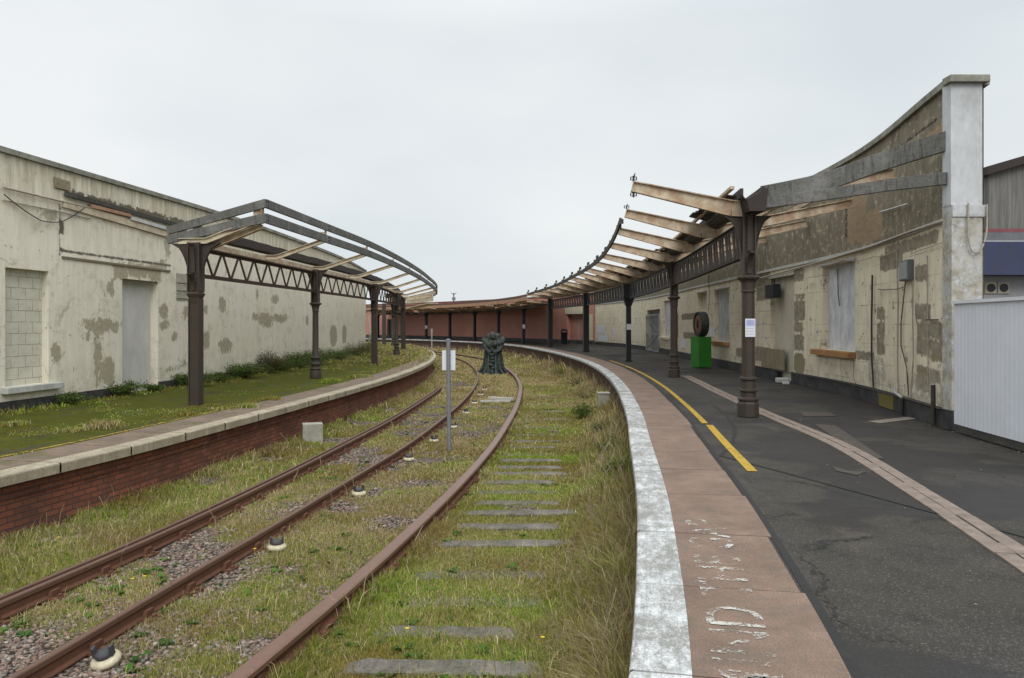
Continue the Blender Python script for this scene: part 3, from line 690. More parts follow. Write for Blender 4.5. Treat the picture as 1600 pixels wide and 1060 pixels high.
# painted lines
def line(cv, s0, s1, o0, o1, z, name, mat, label, step=.3):
    m = strip(cv, s0, s1, [o0, (o0+o1)/2, o1], [z]*3, step); return tag(m.build(name, mat), kind='structure')
line(RE, RE.s_of_y(8.55), RE.s_of_y(12.3), 1.16, 1.27, -.004, 'yellow_line', M['yellow'], '')
line(RE, RE.s_of_y(12.6), RE.s_of_y(34), 1.12, 1.22, -.004, 'yellow_line', M['yellow'], '')
line(LE, LE.s_of_y(5), LE.s_of_y(17), -1.1, -1.02, ZL-.006, 'yellow_line', M['yellow_w'], '')
# old tarmac trenches: darker joints that follow the slabs
M['tar'] = mat_plain('fresh_tar', (.017,.016,.015), .6, .3, 12)
line(RE, 2, RE.s_of_y(40), .93, .985, -.007, 'tar_joint', M['tar'], '')
def poly_strip(pts, w, z, name, mat, step=.3):
    cv = Curve(pts, step=step); return cv, tag(strip(cv, 0, cv.L, [-w/2, w/2], [z, z], step).build(name, mat), kind='structure')
poly_strip([(2.55,9.4),(3.05,8.1),(3.7,6.3),(4.15,5.1),(4.5,4.0)], .045, -.006, 'tar_joint', M['tar'])
poly_strip([(2.55,9.4),(3.2,11.0),(3.7,13.0),(4.0,15.2)], .05, -.0065, 'tar_joint', M['tar'])
# beige drain channel stones
M['drain'] = mat_plain('beige_channel_stone', (.20,.158,.132), .85, .3, 7, bump=.5)
def drain():
    cv = Curve([(3.05,3.2),(3.42,4.9),(3.68,6.2),(3.95,7.7),(4.2,9.1),(4.38,10.4),(4.5,12.6),(4.56,13.8),(4.7,15.6),(4.95,18.8),(5.25,22.0),(5.5,25)], step=.1, smooth=1)
    m = MB(); s = 0.0; k = 0
    while s < cv.L-1.2:
        g = .012; 
        if not (9.0 < s < 9.5):
            for (o0, o1) in ((-.135, -.010), (.010, .135)):
                a, b = s+g/2, s+1.1-g/2
                j = random.uniform(-.006, .006)
                for q in range(3):
                    u0 = a+(b-a)*q/3; u1 = a+(b-a)*(q+1)/3
                    m.hexa([cv.pt(u0,o0+j,-.03), cv.pt(u0,o1+j,-.03), cv.pt(u1,o1+j,-.03), cv.pt(u1,o0+j,-.03), cv.pt(u0,o0+j,.002), cv.pt(u0,o1+j,.002), cv.pt(u1,o1+j,.002), cv.pt(u1,o0+j,.002)])
        # closed lengths of the slot
        m.hexa([cv.pt(s+.02,-.013,-.03), cv.pt(s+.02,.013,-.03), cv.pt(s+.28,.013,-.03), cv.pt(s+.28,-.013,-.03), cv.pt(s+.02,-.013,.0), cv.pt(s+.02,.013,.0), cv.pt(s+.28,.013,.0), cv.pt(s+.28,-.013,.0)])
        s += 1.1
    tag(m.build('drain_channel', M['drain']), 'long beige stone drainage channel crossing the dark asphalt platform', 'drain')
drain()
def flat_patch(pts, z, name, mat, label=None, cat=None, kind='structure'):
    m = MB(); m.face([(x, y, z) for x, y in pts]); o = m.build(name, mat)
    tag(o, label, cat, kind=kind if not label else None); return o
def ppts(l, z=0.0): return [pick(px, py, z)[:2] for px, py in l]
M['stone_patch'] = mat_plain('beige_patch', (.21,.18,.15), .85, .25, 6)
M['brown_patch'] = mat_plain('brown_tarmac', (.060,.050,.043), .85, .3, 9)
M['dark_patch'] = mat_plain('dark_tarmac', (.022,.021,.022), .6, .3, 9)
flat_patch(ppts([(1356,658),(1418,651),(1434,654),(1375,661)]), -.005, 'paving_patch', M['stone_patch'])
flat_patch(ppts([(1248,643),(1296,644),(1307,650),(1256,650)]), -.005, 'paving_patch', M['brown_patch'])
flat_patch(ppts([(1272,662),(1305,664),(1382,716),(1352,716)]), -.0055, 'paving_patch', M['brown_patch'])
flat_patch(ppts([(1300,727),(1325,735),(1352,736),(1340,742),(1306,735)]), -.0052, 'paving_patch', M['brown_patch'])

def text_mark(body, s, off, size, xs, mat, name):
    """lettering that runs along the platform edge, tops toward the track"""
    cu = bpy.data.curves.new(name, 'FONT'); cu.body = body; cu.size = 1.0; cu.offset = .004
    o = bpy.data.objects.new('tmp', cu); C.objects.link(o); dg = bpy.context.evaluated_depsgraph_get()
    me = bpy.data.meshes.new_from_object(o.evaluated_get(dg)); bpy.data.objects.remove(o)
    for v in me.vertices:
        x, y = v.co.x, v.co.y
        v.co = RE.pt(s + x*xs, off - y*size, .005)
    me.materials.clear(); me.materials.append(mat)
    t = bpy.data.objects.new(name, me); C.objects.link(t); return t
s0 = RE.s_of_y(3.32)
tag(text_mark('MIND THE GAP', s0, .62, .44, .45, M['letter'], 'painted_lettering'), kind='structure')
tag(text_mark('MIND THE GAP', RE.s_of_y(14.6), .72, .47, .46, M['letter2'], 'painted_lettering'), kind='structure')
# ================================================================== walls with openings
def wall(cv, side, s0, s1, z0, z1, thick, ops, mat, label, cat='wall', name='wall', group=None, step=.6, coping=True, ends=True, fields=None):
    """side: +1 if the face looks toward -normal (right-hand wall), -1 for the left-hand wall.
    ops: (s0,s1,z0,z1,depth)"""
    p = cv.at((s0+s1)/2); root = thing(name, label, cat, (p[0], p[1], z0), group)
    m = MB(); S = sorted(set([s0, s1] + [o[0] for o in ops] + [o[1] for o in ops] + list(np.arange(s0+step, s1-step*.3, step))))
    S = [S[0]] + [b for a, b in zip(S[:-1], S[1:]) if b-a > 1e-4]
    Z = sorted(set([z0, z1] + (list(np.arange(z0+.1, z1-.05, .1)) if fields else []) + [o[2] for o in ops if o[2] > z0] + [o[3] for o in ops]))
    def P(s, off, z): return cv.pt(s, side*off, z)
    def q(pts, uv):
        if side < 0: pts = pts[::-1]; uv = uv[::-1]
        m.face(pts, uv)
    for a, b in zip(S[:-1], S[1:]):
        sm = (a+b)/2
        for c, d in zip(Z[:-1], Z[1:]):
            zm = (c+d)/2
            if any(o[0] < sm < o[1] and o[2] < zm < o[3] for o in ops): continue
            q([P(a,0,c), P(a,0,d), P(b,0,d), P(b,0,c)], [(a,c),(a,d),(b,d),(b,c)])
        q([P(a,thick,z1), P(b,thick,z1), P(b,0,z1), P(a,0,z1)][::-1], [(a,z1+thick),(b,z1+thick),(b,z1),(a,z1)][::-1])
        q([P(a,thick,z0), P(b,thick,z0), P(b,thick,z1), P(a,thick,z1)], [(a,z0),(b,z0),(b,z1),(a,z1)])
    if ends:
        for s in (s0, s1): m.face([P(s,0,z0), P(s,thick,z0), P(s,thick,z1), P(s,0,z1)], [(s,z0),(s+thick,z0),(s+thick,z1),(s,z1)])
    for o in ops:
        a, b, c, d, dep = o
        q([P(a,0,c), P(a,dep,c), P(a,dep,d), P(a,0,d)][::-1], [(a,c),(a+dep,c),(a+dep,d),(a,d)][::-1])
        q([P(b,0,c), P(b,dep,c), P(b,dep,d), P(b,0,d)], [(b,c),(b+dep,c),(b+dep,d),(b,d)])
        q([P(a,0,d), P(b,0,d), P(b,dep,d), P(a,dep,d)][::-1], [(a,d),(b,d),(b,d+dep),(a,d+dep)][::-1])
        q([P(a,0,c), P(b,0,c), P(b,dep,c), P(a,dep,c)], [(a,c),(b,c),(b,c-dep),(a,c-dep)])
    fo = m.build('wall_face', mat, root)
    if fields:
        me = fo.data; nl = len(me.loops); uvb = np.zeros(nl*2, np.float32); me.uv_layers[0].data.foreach_get('uv', uvb); uvb = uvb.reshape(-1, 2)
        fs_ = [field(uvb[:,0], uvb[:,1], r, i in ((0,) if side < 0 else (1, 2)))+.5 for i, r in enumerate(fields)] + [np.ones(nl)]*3
        for nm, i in (('P1', 0), ('P2', 3)):
            ca = me.color_attributes.new(nm, 'FLOAT_COLOR', 'CORNER'); ca.data.foreach_set('color', np.stack([fs_[i], fs_[i+1], fs_[i+2], np.ones(nl)], 1).astype(np.float32).ravel())
    if coping:
        cm = MB()
        a = s0-.05
        while a < s1:
            b = min(a + 1.15, s1+.05); g = .006
            n = 2
            for k in range(n):
                u0 = a+g+(b-a-2*g)*k/n; u1 = a+g+(b-a-2*g)*(k+1)/n
                cm.hexa([P(u0,-.07,z1+.003),P(u0,thick+.07,z1+.003),P(u1,thick+.07,z1+.003),P(u1,-.07,z1+.003),P(u0,-.07,z1+.11),P(u0,thick+.07,z1+.11),P(u1,thick+.07,z1+.11),P(u1,-.07,z1+.11)])
            a = b
        cm.build('coping', M['coping'], root)
    return root, P
def panel(cv, side, r, dep, mat, root, name, label=None, th=.03):
    m = MB(); a, b, c, d = r; n = 3
    for k in range(n):
        u0 = a+(b-a)*k/n; u1 = a+(b-a)*(k+1)/n
        pts = [cv.pt(u0,side*dep,c), cv.pt(u1,side*dep,c), cv.pt(u1,side*dep,d), cv.pt(u0,side*dep,d)]; uv = [(u0,c),(u1,c),(u1,d),(u0,d)]
        m.face(pts, uv)
    o = m.build(name, mat, root)
    if label: o['label'] = label
    return o
def wbox(cv, side, s0, s1, o0, o1, z0, z1, m=None, n=1):
    """box on a wall: o0..o1 distance out of the face (toward the viewer side)"""
    m = m or MB()
    for k in range(n):
        u0 = s0+(s1-s0)*k/n; u1 = s0+(s1-s0)*(k+1)/n
        m.hexa([cv.pt(u0,-side*o0,z0),cv.pt(u1,-side*o0,z0),cv.pt(u1,-side*o1,z0),cv.pt(u0,-side*o1,z0),cv.pt(u0,-side*o0,z1),cv.pt(u1,-side*o0,z1),cv.pt(u1,-side*o1,z1),cv.pt(u0,-side*o1,z1)])
    return m

# ---------------- left-hand building wall
Ltop = 5.0
w1 = rect(LW, 8, 421, 76, 602); d1 = rect(LW, 191, 438, 247, 613)
ops = [(w1[0], w1[1], w1[2], w1[3], .16), (d1[0], d1[1], ZL-.03, d1[3], .22)]
LS0 = 0.0; LS1 = LW.L
lroot, LP = wall(LW, -1, LS0, LS1, ZL-.05, Ltop, .34, ops, M['wall_l'], 'long cream rendered wall with peeling paint behind the overgrown mossy platform', name='station_wall', fields=FIELDS['L'], step=.1)
panel(LW, -1, (w1[0], w1[1], w1[2], w1[3]), .157, M['blockwork'], lroot, 'blocked_window')
panel(LW, -1, (d1[0], d1[1], ZL-.02, d1[3]), .217, M['infill_grey'], lroot, 'blocked_doorway')
sl = rect(LW, 1, 595, 91, 605)
bevel(wbox(LW, -1, sl[0], sl[1], .0, .15, w1[2]-.13, w1[2]-.002).build('window_sill', M['whitepaint'], lroot), .012)
pm = MB()
for a, b in ((LS0, d1[0]), (d1[1], LS1)):
    wbox(LW, -1, a, b, .0, .035, ZL-.02, ZL+.19, pm, max(1, int((b-a)/.7)))
pm.build('plinth', M['plinth'], lroot)
vt = rect(LW, 275, 428, 293, 470); vm = wbox(LW, -1, vt[0], vt[1], .0, .012, vt[2], vt[3])
for k in range(3): wbox(LW, -1, vt[0]+.02, vt[1]-.02, .012, .03, vt[2]+.06+k*(vt[3]-vt[2]-.1)/3, vt[2]+.10+k*(vt[3]-vt[2]-.1)/3, vm)
vm.build('vent_panel', mat_plain('vent_board', (.36,.34,.27), .8, .2), lroot)
# remains of the old roof plate along the wall
def along(cv, side, pts, off, r, name, mat, parent=None, sq=None, n=6):
    """tube along the wall through pixel points"""
    P = []
    for px, py in pts:
        s, z = onwall(cv, px, py); P.append(cv.pt(s, -side*off, z))
    out = []
    for a, b in zip(P[:-1], P[1:]):
        a = np.array(a); b = np.array(b); k = max(2, int(np.linalg.norm(b-a)/.4))
        for q in range(k): out.append(a+(b-a)*q/k)
    out.append(np.array(P[-1])); m = MB()
    if sq:
        for a, b in zip(out[:-1], out[1:]): m.bar(a, b, sq[0], sq[1])
    else: m.tube(out, r, n)
    return m.build(name, mat, parent)
along(LW, -1, [(98,303),(160,320),(272,352)], .07, 0, 'roof_plate', M['timber_d'], lroot, sq=(.07,.10))
along(LW, -1, [(137,322),(200,337)], .05, 0, 'rusty_flashing', M['fascia_rust'], lroot, sq=(.09,.08))
along(LW, -1, [(200,341),(262,359)], .05, 0, 'roof_plate', M['whitepaint'], lroot, sq=(.09,.09))
along(LW, -1, [(96,318),(137,330),(262,367)], .03, 0, 'plaster_ledge', M['cream2'], lroot, sq=(.06,.16))
along(LW, -1, [(96,402),(265,424)], .015, 0, 'plaster_ledge', M['wall_l'], lroot, sq=(.035,.05))
wbox(LW, -1, *[onwall(LW, q, 300)[0] for q in (84, 108)], .0, .035, onwall(LW, 96, 296)[1], onwall(LW, 96, 281)[1]).build('beam_socket', M['brown_board'], lroot)
def cable(name, cv, side, pts, off, r, mat, label, cat='cable', sag=0.0, group=None):
    P = []
    for px, py in pts:
        s, z = onwall(cv, px, py); P.append(np.array(cv.pt(s, -side*off, z)))
    out = []
    for a, b in zip(P[:-1], P[1:]):
        k = 8
        for q in range(k):
            t = q/k; p = a+(b-a)*t; p = p + np.array((0, 0, -sag*4*t*(1-t)*np.linalg.norm(b-a))); out.append(p)
    out.append(P[-1]); m = MB(); m.tube(out, r, 6)
    return tag(m.build(name, mat), label, cat, group)
cable('conduit', LW, -1, [(2,293),(60,307),(137,325)], .05, .022, M['cable'], 'pale upper conduit pipe running along the top of the left cream wall', 'pipe')
cable('conduit', LW, -1, [(2,313),(92,331),(140,342)], .035, .014, M['cable'], 'thin lower conduit pipe just above the hanging cable on the left wall', 'pipe')
cable('hanging_cable', LW, -1, [(2,304),(60,345),(92,347),(128,325)], .06, .011, M['cable_d'], 'slack dark cable drooping across the left cream wall', 'cable', .03)

# ---------------- right-hand building wall
Rtop = 5.24
wa = rect(RW, 1285, 412, 1336, 548); da = rect(RW, 1204, 433, 1241, 580); wb = rect(RW, 1117, 452, 1139, 534); wc = rect(RW, 1090, 457, 1104, 483)
ga = rect(RW, 1011, 484, 1031, 549); wd = rect(RW, 1037, 470, 1048, 527)
ops = [(*wa, .15), (da[0], da[1], -.02, da[3], .13), (*wb, .15), (*wc, .2), (ga[0], ga[1], -.02, ga[3], .3), (*wd, .12)]
rroot, RP = wall(RW, 1, 0, RW.L, -.03, Rtop, .50, ops, M['wall_r'], 'long cream and grey peeling station wall with blocked windows behind the right platform', name='station_wall', ends=False, fields=FIELDS['R'], step=.1)
p = panel(RW, 1, wa, .147, M['board_white'], rroot, 'boarded_window', 'white painted board with grey flaking marks')
panel(RW, 1, (da[0], da[1], -.01, da[3]), .127, M['infill_cream'], rroot, 'blocked_doorway')
panel(RW, 1, wb, .147, M['board_white'], rroot, 'boarded_window', 'pale board with a dark hole broken in it')
panel(RW, 1, wc, .197, M['infill_cream'], rroot, 'blocked_window'); panel(RW, 1, (ga[0], ga[1], -.01, ga[3]), .297, M['greybox2'], rroot, 'doorway_back'); panel(RW, 1, wd, .117, M['board_white'], rroot, 'boarded_window')
for (x0, x1, y, ref, mt, lb) in ((1276,1337,549,wa,'sill_orange','broad sill with bare orange stone front'), (1113,1140,534,wb,'sill_orange','bare orange stone sill'), (1033,1046,527,wd,'lintel','cream sill')):
    s_ = sorted((RW.s_of_px(x0), RW.s_of_px(x1)))
    o = bevel(wbox(RW, 1, s_[0], s_[1], .0, .17, ref[2]-.14, ref[2]-.003).build('window_sill', M[mt], rroot), .012); o['label'] = lb
for r in (wa, da, wb, wc):   # shallow raised heads over the openings
    bevel(wbox(RW, 1, r[0]-.08, r[1]+.08, .0, .035, r[3]+.003, r[3]+.055, None, 2).build('lintel', M['whitepaint'], rroot), .006)
pm = MB(); wbox(RW, 1, 0, RW.s_of_px(1240), .0, .07, -.01, .30, pm, 12); wbox(RW, 1, RW.s_of_px(1217), ga[0], .0, .06, -.01, .28, pm, 24); wbox(RW, 1, ga[1], RW.L, .0, .06, -.01, .24, pm, 20)
pm.build('plinth', M['plinth'], rroot)
yb = sorted((RW.s_of_px(1380), RW.s_of_px(1403)))
o = wbox(RW, 1, yb[0], yb[1], .0, .085, .0, .25).build('plinth_block', line_mat('yellow_moss_brick', (.20,.17,.05), None, 0.0), rroot); o['label'] = 'yellowish block in the dark plinth'
wbox(RW, 1, 0, RW.L, .0, .05, 3.17, 3.24, None, 60).build('string_course', M['whitepaint'], rroot)
bk = sorted((RW.s_of_px(1193), RW.s_of_px(1226)))
o = wbox(RW, 1, bk[0], bk[1], .0, .07, .302, zat(547, RW.at(bk[0])[1])).build('door_blocking', M['brown_board'], rroot); o['label'] = 'square brown board low in the blocked doorway'
hl = MB(); s_, z_ = onwall(RW, 1134, 482); hl.box((0,0,0),(0,0,0)); hl = wbox(RW, 1, s_-.07, s_+.07, -.146, -.142, z_-.28, z_+.1)
hl.build('board_hole', M['black'], rroot)
# end pier
pr = thing('end_pier', 'tall white rendered pier with flaking lower half ending the right station wall', 'pier', (6.87, 11.7, 0))
t = NT('flaking_pier', .9, .15); v = t.coord('Object'); n = t.noise(t.mapv(v, (1,1,.6)), 2.2, 8, .7)
c = t.mix(t.ramp(n, [(.35,0.0),(.65,1.0)]), (.40,.405,.41), (.60,.61,.63)); z = t.sep(v)[2]
mr = t.n.new('ShaderNodeMapRange'); t.link(z, mr.inputs[0]); mr.inputs[1].default_value = 3.9; mr.inputs[2].default_value = 3.15; mr.inputs[3].default_value = -.03; mr.inputs[4].default_value = .30
fl = t.ramp(t.math('ADD', t.noise(v, 4.0, 12, .88), t.math('MULTIPLY', mr.outputs[0], .6)), [(.64,0.0),(.67,1.0)])
c = t.mix(fl, c, t.mix(t.ramp(t.noise(v, 6, 5), [(.4,0.0),(.6,1.0)]), (.30,.275,.22), (.46,.44,.39))); t.base(c); t.bump(fl, .4, .01); M['pier'] = t.m
m = MB(); m.box((6.63, 11.6, 3.40), (7.105, 11.83, Rtop)); m.build('upper_pier', M['pier'], pr)
m = MB(); m.box((6.635, 11.59, 0.0), (7.10, 11.84, 3.22)); m.box((6.64, 11.57, 3.223), (7.16, 11.85, 3.40)); m.build('lower_pier', M['pier'], pr)
m = MB(); m.box((6.58, 11.52, Rtop+.003), (7.18, 11.75, Rtop+.113)); bevel(m.build('coping', M['coping'], pr), .01)
m = MB(); m.box((6.615, 11.57, 0.0), (7.12, 11.85, .3)); m.build('plinth', M['plinth'], pr)
loop = [(6.86,11.5,3.42),(6.86,11.5,2.9),(6.93,11.5,2.66),(7.04,11.5,2.70),(7.13,11.5,2.95),(7.14,11.5,3.42)]
m = MB(); m.tube(Curve([(q[0], q[2]) for q in loop], step=.03).P.tolist() and [(a, 11.545, b) for a, b in Curve([(q[0], q[2]) for q in loop], step=.03).P], .013, 6); tag(m.build('hanging_cable', M['cable']), 'pale looped cable hanging on the front of the end pier', 'cable')
# wires and pipes on the right wall
cable('conduit', RW, 1, [(1484,345),(1420,365),(1370,384),(1290,408),(1184,437)], .06, .022, M['cable'], 'long pale conduit running under the ledge of the right wall', 'pipe')
cable('wall_cable', RW, 1, [(1484,378),(1440,392),(1428,397)], .05, .008, M['cable'], 'pale cable from the pier to the grey meter box', 'cable')
cable('wall_cable', RW, 1, [(1406,391),(1370,401),(1322,406),(1290,414)], .06, .010, M['cable'], 'pale cable looping over the white boarded window', 'cable', .03)
cable('drain_pipe', RW, 1, [(1367,430),(1366,500),(1366,560),(1369,606)], .05, .018, M['cable_d'], 'thin dark vertical pipe beside the white boarded window', 'pipe')
cable('wall_pipe', RW, 1, [(1406,392),(1408,470),(1407,560),(1408,620)], .05, .014, M['cable'], 'pale vertical pipe left of the grey meter box', 'pipe')
cable('wall_pipe', RW, 1, [(1431,440),(1431,500),(1432,560),(1428,622)], .05, .012, M['cable'], 'pale vertical pipe directly under the grey meter box', 'pipe')
cable('wall_cable', RW, 1, [(1419,440),(1412,505),(1412,540),(1421,575),(1424,618)], .045, .010, M['cable_d'], 'dark bent cable dropping from the grey meter box', 'cable')
cable('wall_pipe', RW, 1, [(1452,400),(1452,470),(1453,520),(1453,600)], .03, .009, M['cable'], 'thin pale vertical pipe right of the grey meter box', 'pipe')
cable('wall_cable', RW, 1, [(1376,452),(1396,452),(1416,449)], .05, .008, M['cable_d'], 'short dark cable crossing to the grey meter box', 'cable', .02)
cable('wall_cable', RW, 1, [(1302,421),(1303,460),(1305,478)], -.10, .010, M['cable_d'], 'dark cable end dangling inside the white boarded window', 'cable')
cable('wall_cable', RW, 1, [(1337,563),(1337,590),(1340,602)], .04, .006, M['cable_d'], 'short dark wire below the orange window sill', 'cable')
cable('wall_cable', RW, 1, [(1109,428),(1110,470),(1109,485)], .05, .012, M['cable_d'], 'dark cable hanging between the two far windows', 'cable')
cable('wall_rod', RW, 1, [(1453,500),(1472,500)], .06, .012, M['cable_d'], 'short dark horizontal rod fixed near the end of the right wall', 'rod')
cable('wall_rod', RW, 1, [(1380,332),(1424,319)], .06, .020, M['whitepaint'], 'white horizontal pipe stub high on the grey render', 'pipe')
cable('plinth_cable', RW, 1, [(1484,640),(1420,622),(1330,599),(1240,583),(1180,571)], .10, .014, M['cable_d'], 'dark cable lying along the top of the black plinth', 'cable')
cable('bent_pipe', RW, 1, [(1406,606),(1408,614),(1419,622)], .10, .026, M['whitepaint'], 'short white bent pipe end above the black plinth', 'pipe')
cable('stand_pipe', RW, 1, [(1471,602),(1471,664)], .12, .035, M['cable_d'], 'stubby black vertical pipe in front of the plinth near the white hoarding', 'pipe')
cable('stand_pipe', RW, 1, [(1421,624),(1420,655)], .12, .035, M['cable_d'], 'black vertical pipe stub in front of the plinth below the bent white pipe', 'pipe')
def wall_unit(name, label, cat, r, depth, mat, door=None):
    a, b, c, d = r; P = RW.pt((a+b)/2, -.0, c); root = thing(name, label, cat, P)
    o = bevel(wbox(RW, 1, a, b, .002, depth, c, d).build('casing', mat, root), .01)
    o = wbox(RW, 1, a+.03, b-.03, depth, depth+.012, c+.03, d-.03).build('cover', door or mat, root); return root
r_ = rect(RW, 1414, 407, 1428, 439); wall_unit('meter_box', 'grey metal electrical box high on the right wall', 'meter box', r_, .10, M['greybox'], M['greybox2'])
r_ = rect(RW, 1206, 445, 1220, 466); P_ = wall_unit('wall_speaker', 'small black box fixed in the blocked doorway', 'speaker', r_, .20, M['black'])
# rubble at the foot of the wall
m = MB()
for k, (px, py, sz) in enumerate([(1222,598,.16),(1232,594,.12),(1238,597,.1),(1228,601,.09)]):
    x, y, z = pick(px, py, 0.0); m.obox((x, y, sz*.4), (math.cos(k), math.sin(k), 0), (-math.sin(k), math.cos(k), 0), (0, .1, 1), sz, sz*.6, sz*.4)
bevel(tag(m.build('rubble', M['whitepaint']), 'small heap of broken pale render at the foot of the right wall', 'rubble'), .02)
# gate
def gate():
    a, b, c, d = ga; root = thing('metal_gate', 'grey metal framed gate with diagonal braces in the far doorway', 'gate', RW.pt((a+b)/2, 0, 0))
    def W(s, z): return np.array(RW.pt(s, -.05, z))
    d = min(d, 2.15)
    m = MB(); w = .06
    for p, q in (((a,.05),(a,d)), ((b,.05),(b,d)), ((a,.05),(b,.05)), ((a,d),(b,d)), ((a,d*.48),(b,d*.48))): m.bar(W(*p), W(*q), w, w, (0,1,0) if p[0]==q[0] else (0,0,1))
    m.build('frame', M['greybox2'], root)
    m = MB(); m.bar(W(a,.07), W(b,d*.47), .03, .04); m.bar(W(b,.07), W(a,d*.47), .03, .04); m.bar(W(a,d*.5), W(b,d*.98), .03, .04); m.build('brace', M['greybox'], root)
    m = MB()
    for k in range(1, 12):
        s = a+(b-a)*k/12; m.bar(W(s,.06), W(s,d), .012, .012, (0,1,0))
    m.build('mesh_panel', M['greybox'], root)
gate()
# ---------------- red brick building in the distance
dd = [BW.s_of_px(912), BW.s_of_px(886)]; dd = sorted(dd); de = sorted([BW.s_of_px(612), BW.s_of_px(605)])
broot, BP = wall(BW, 1, 0, BW.L, -.05, 3.98, .34, [(dd[0], dd[1], -.04, 2.45, .4), (de[0], de[1], -.04, 2.2, .25)], M['brick_wall'], 'long red brick building wall curving behind the far canopy', cat='building', name='brick_building', coping=False, step=1.0)
panel(BW, 1, (dd[0], dd[1], -.03, 2.45), .397, M['doorblack'], broot, 'double_door')
panel(BW, 1, (de[0], de[1], -.03, 2.2), .247, M['doorblack'], broot, 'door')
wbox(BW, 1, dd[0]-.25, dd[1]+.25, .0, .05, 2.46, 3.05, None, 3).build('lintel', M['lintel'], broot)
wbox(BW, 1, (dd[0]*.55+dd[1]*.45), (dd[0]*.55+dd[1]*.45)+.08, -.39, -.33, 0, 2.4).build('door_post', M['greybox2'], broot)
wbox(BW, 1, dd[0]-1.2, dd[0]-.35, .0, .03, .02, 2.4).build('door_panel', M['lintel'], broot)
wbox(BW, 1, 0, BW.L, .0, .05, -.02, .30, None, 60).build('plinth', M['plinth'], broot)
wbox(BW, 1, 1.9, BW.L, -.40, .06, 3.983, 4.09, None, 60).build('coping', M['maroon'], broot)
wbox(BW, 1, 0, 1.9, -.34, .0, 3.983, 5.1, None, 3).build('raised_gable', M['brick_wall'], broot); wbox(BW, 1, 0, 1.9, -.40, .06, 5.103, 5.2, None, 3).build('coping', M['maroon'], broot)
m = wbox(BW, 1, dd[0]+2.4, dd[0]+2.75, -.36, -.34, .9, 1.9); m.build('door_notice', M['signwhite'], broot)

# ---------------- buildings behind the right-hand pier
sr = thing('grey_shed', 'dark grey clad shed with sloping maroon roof edge behind the white pier', 'building', (14, 20, 0))
def clad():
    t = NT('grey_cladding', .8, .25); v = t.coord('Object'); n = t.noise(t.mapv(v, (4,4,.25)), 3, 8, .7)
    t.base(t.mix(t.ramp(n, [(.3,0.0),(.7,1.0)]), (.09,.09,.085), (.22,.215,.20)))
    wv = t.n.new('ShaderNodeTexWave'); t.link(v, wv.inputs['Vector']); wv.inputs['Scale'].default_value = 2.2; t.bump(wv.outputs['Fac'], .3, .02); return t.m
x0, x1 = 12.42, 17.5
def ztop(x): return zat(272, 20) + (x-x0)*.30
m = MB(); m.hexa([(x0,20,0),(x1,20,0),(x1,26,0),(x0,26,0),(x0,20,ztop(x0)),(x1,20,ztop(x1)),(x1,26,ztop(x1)),(x0,26,ztop(x0))]); m.build('cladding', clad(), sr)
m = MB(); m.hexa([(x0-.15,19.8,ztop(x0)-.05),(x1,19.8,ztop(x1)-.05),(x1,26.2,ztop(x1)-.05),(x0-.15,26.2,ztop(x0)-.05),(x0-.15,19.8,ztop(x0)+.16),(x1,19.8,ztop(x1)+.16),(x1,26.2,ztop(x1)+.16),(x0-.15,26.2,ztop(x0)+.16)]); m.build('roof_edge', M['gutter'], sr)
kr = thing('portable_cabin', 'pale cabin with two round vents under a blue and red fascia behind the hoarding', 'cabin', (10.5, 14.6, 0))
Yk = 14.6
m = MB(); m.box((8.75, Yk, 0), (13.5, Yk+3, 2.519)); m.build('cabin_wall', mat_plain('cabin_pale', (.28,.28,.29), .6, .1), kr)
blue = mat_rust_paint('blue_fascia', (.045,.06,.13), (.09,.07,.06), .35, .5, (.02,.03,.08), 2.5); redm = mat_plain('faded_red', (.20,.07,.08), .6, .2)
m = MB(); m.box((8.7, Yk-.35, 2.52), (13.6, Yk+3.2, 3.13)); m.build('blue_fascia', blue, kr)
m = MB(); m.box((8.7, Yk-.34, 3.133), (13.6, Yk+3.1, 3.16)); m.build('white_stripe', mat_plain('stripe_grey', (.34,.35,.37), .6, .1), kr)
m = MB(); m.box((8.75, Yk-.32, 3.163), (13.6, Yk+3.05, 3.31), 1); m.box((8.8, Yk-.31, 3.313), (13.6, Yk+3.0, 3.38)); m.build('red_roof_edge', [redm, M['greybox']], kr)
for px in (1547, 1567):
    x = (px-800)*Yk/F; z = zat(450, Yk)
    f = MB(); f.box((x-.115, Yk-.03, z-.115), (x+.115, Yk-.002, z+.115)); fo = bevel(f.build('vent', M['cable'], kr), .01)
    h = MB(); h.lathe([(.075, 0), (.075, .02)], (0,0,0), 20); 
    h.v = [(x+a, Yk-.031-c, z+b) for a, b, c in h.v]; h.build('vent_opening', M['black'], fo)
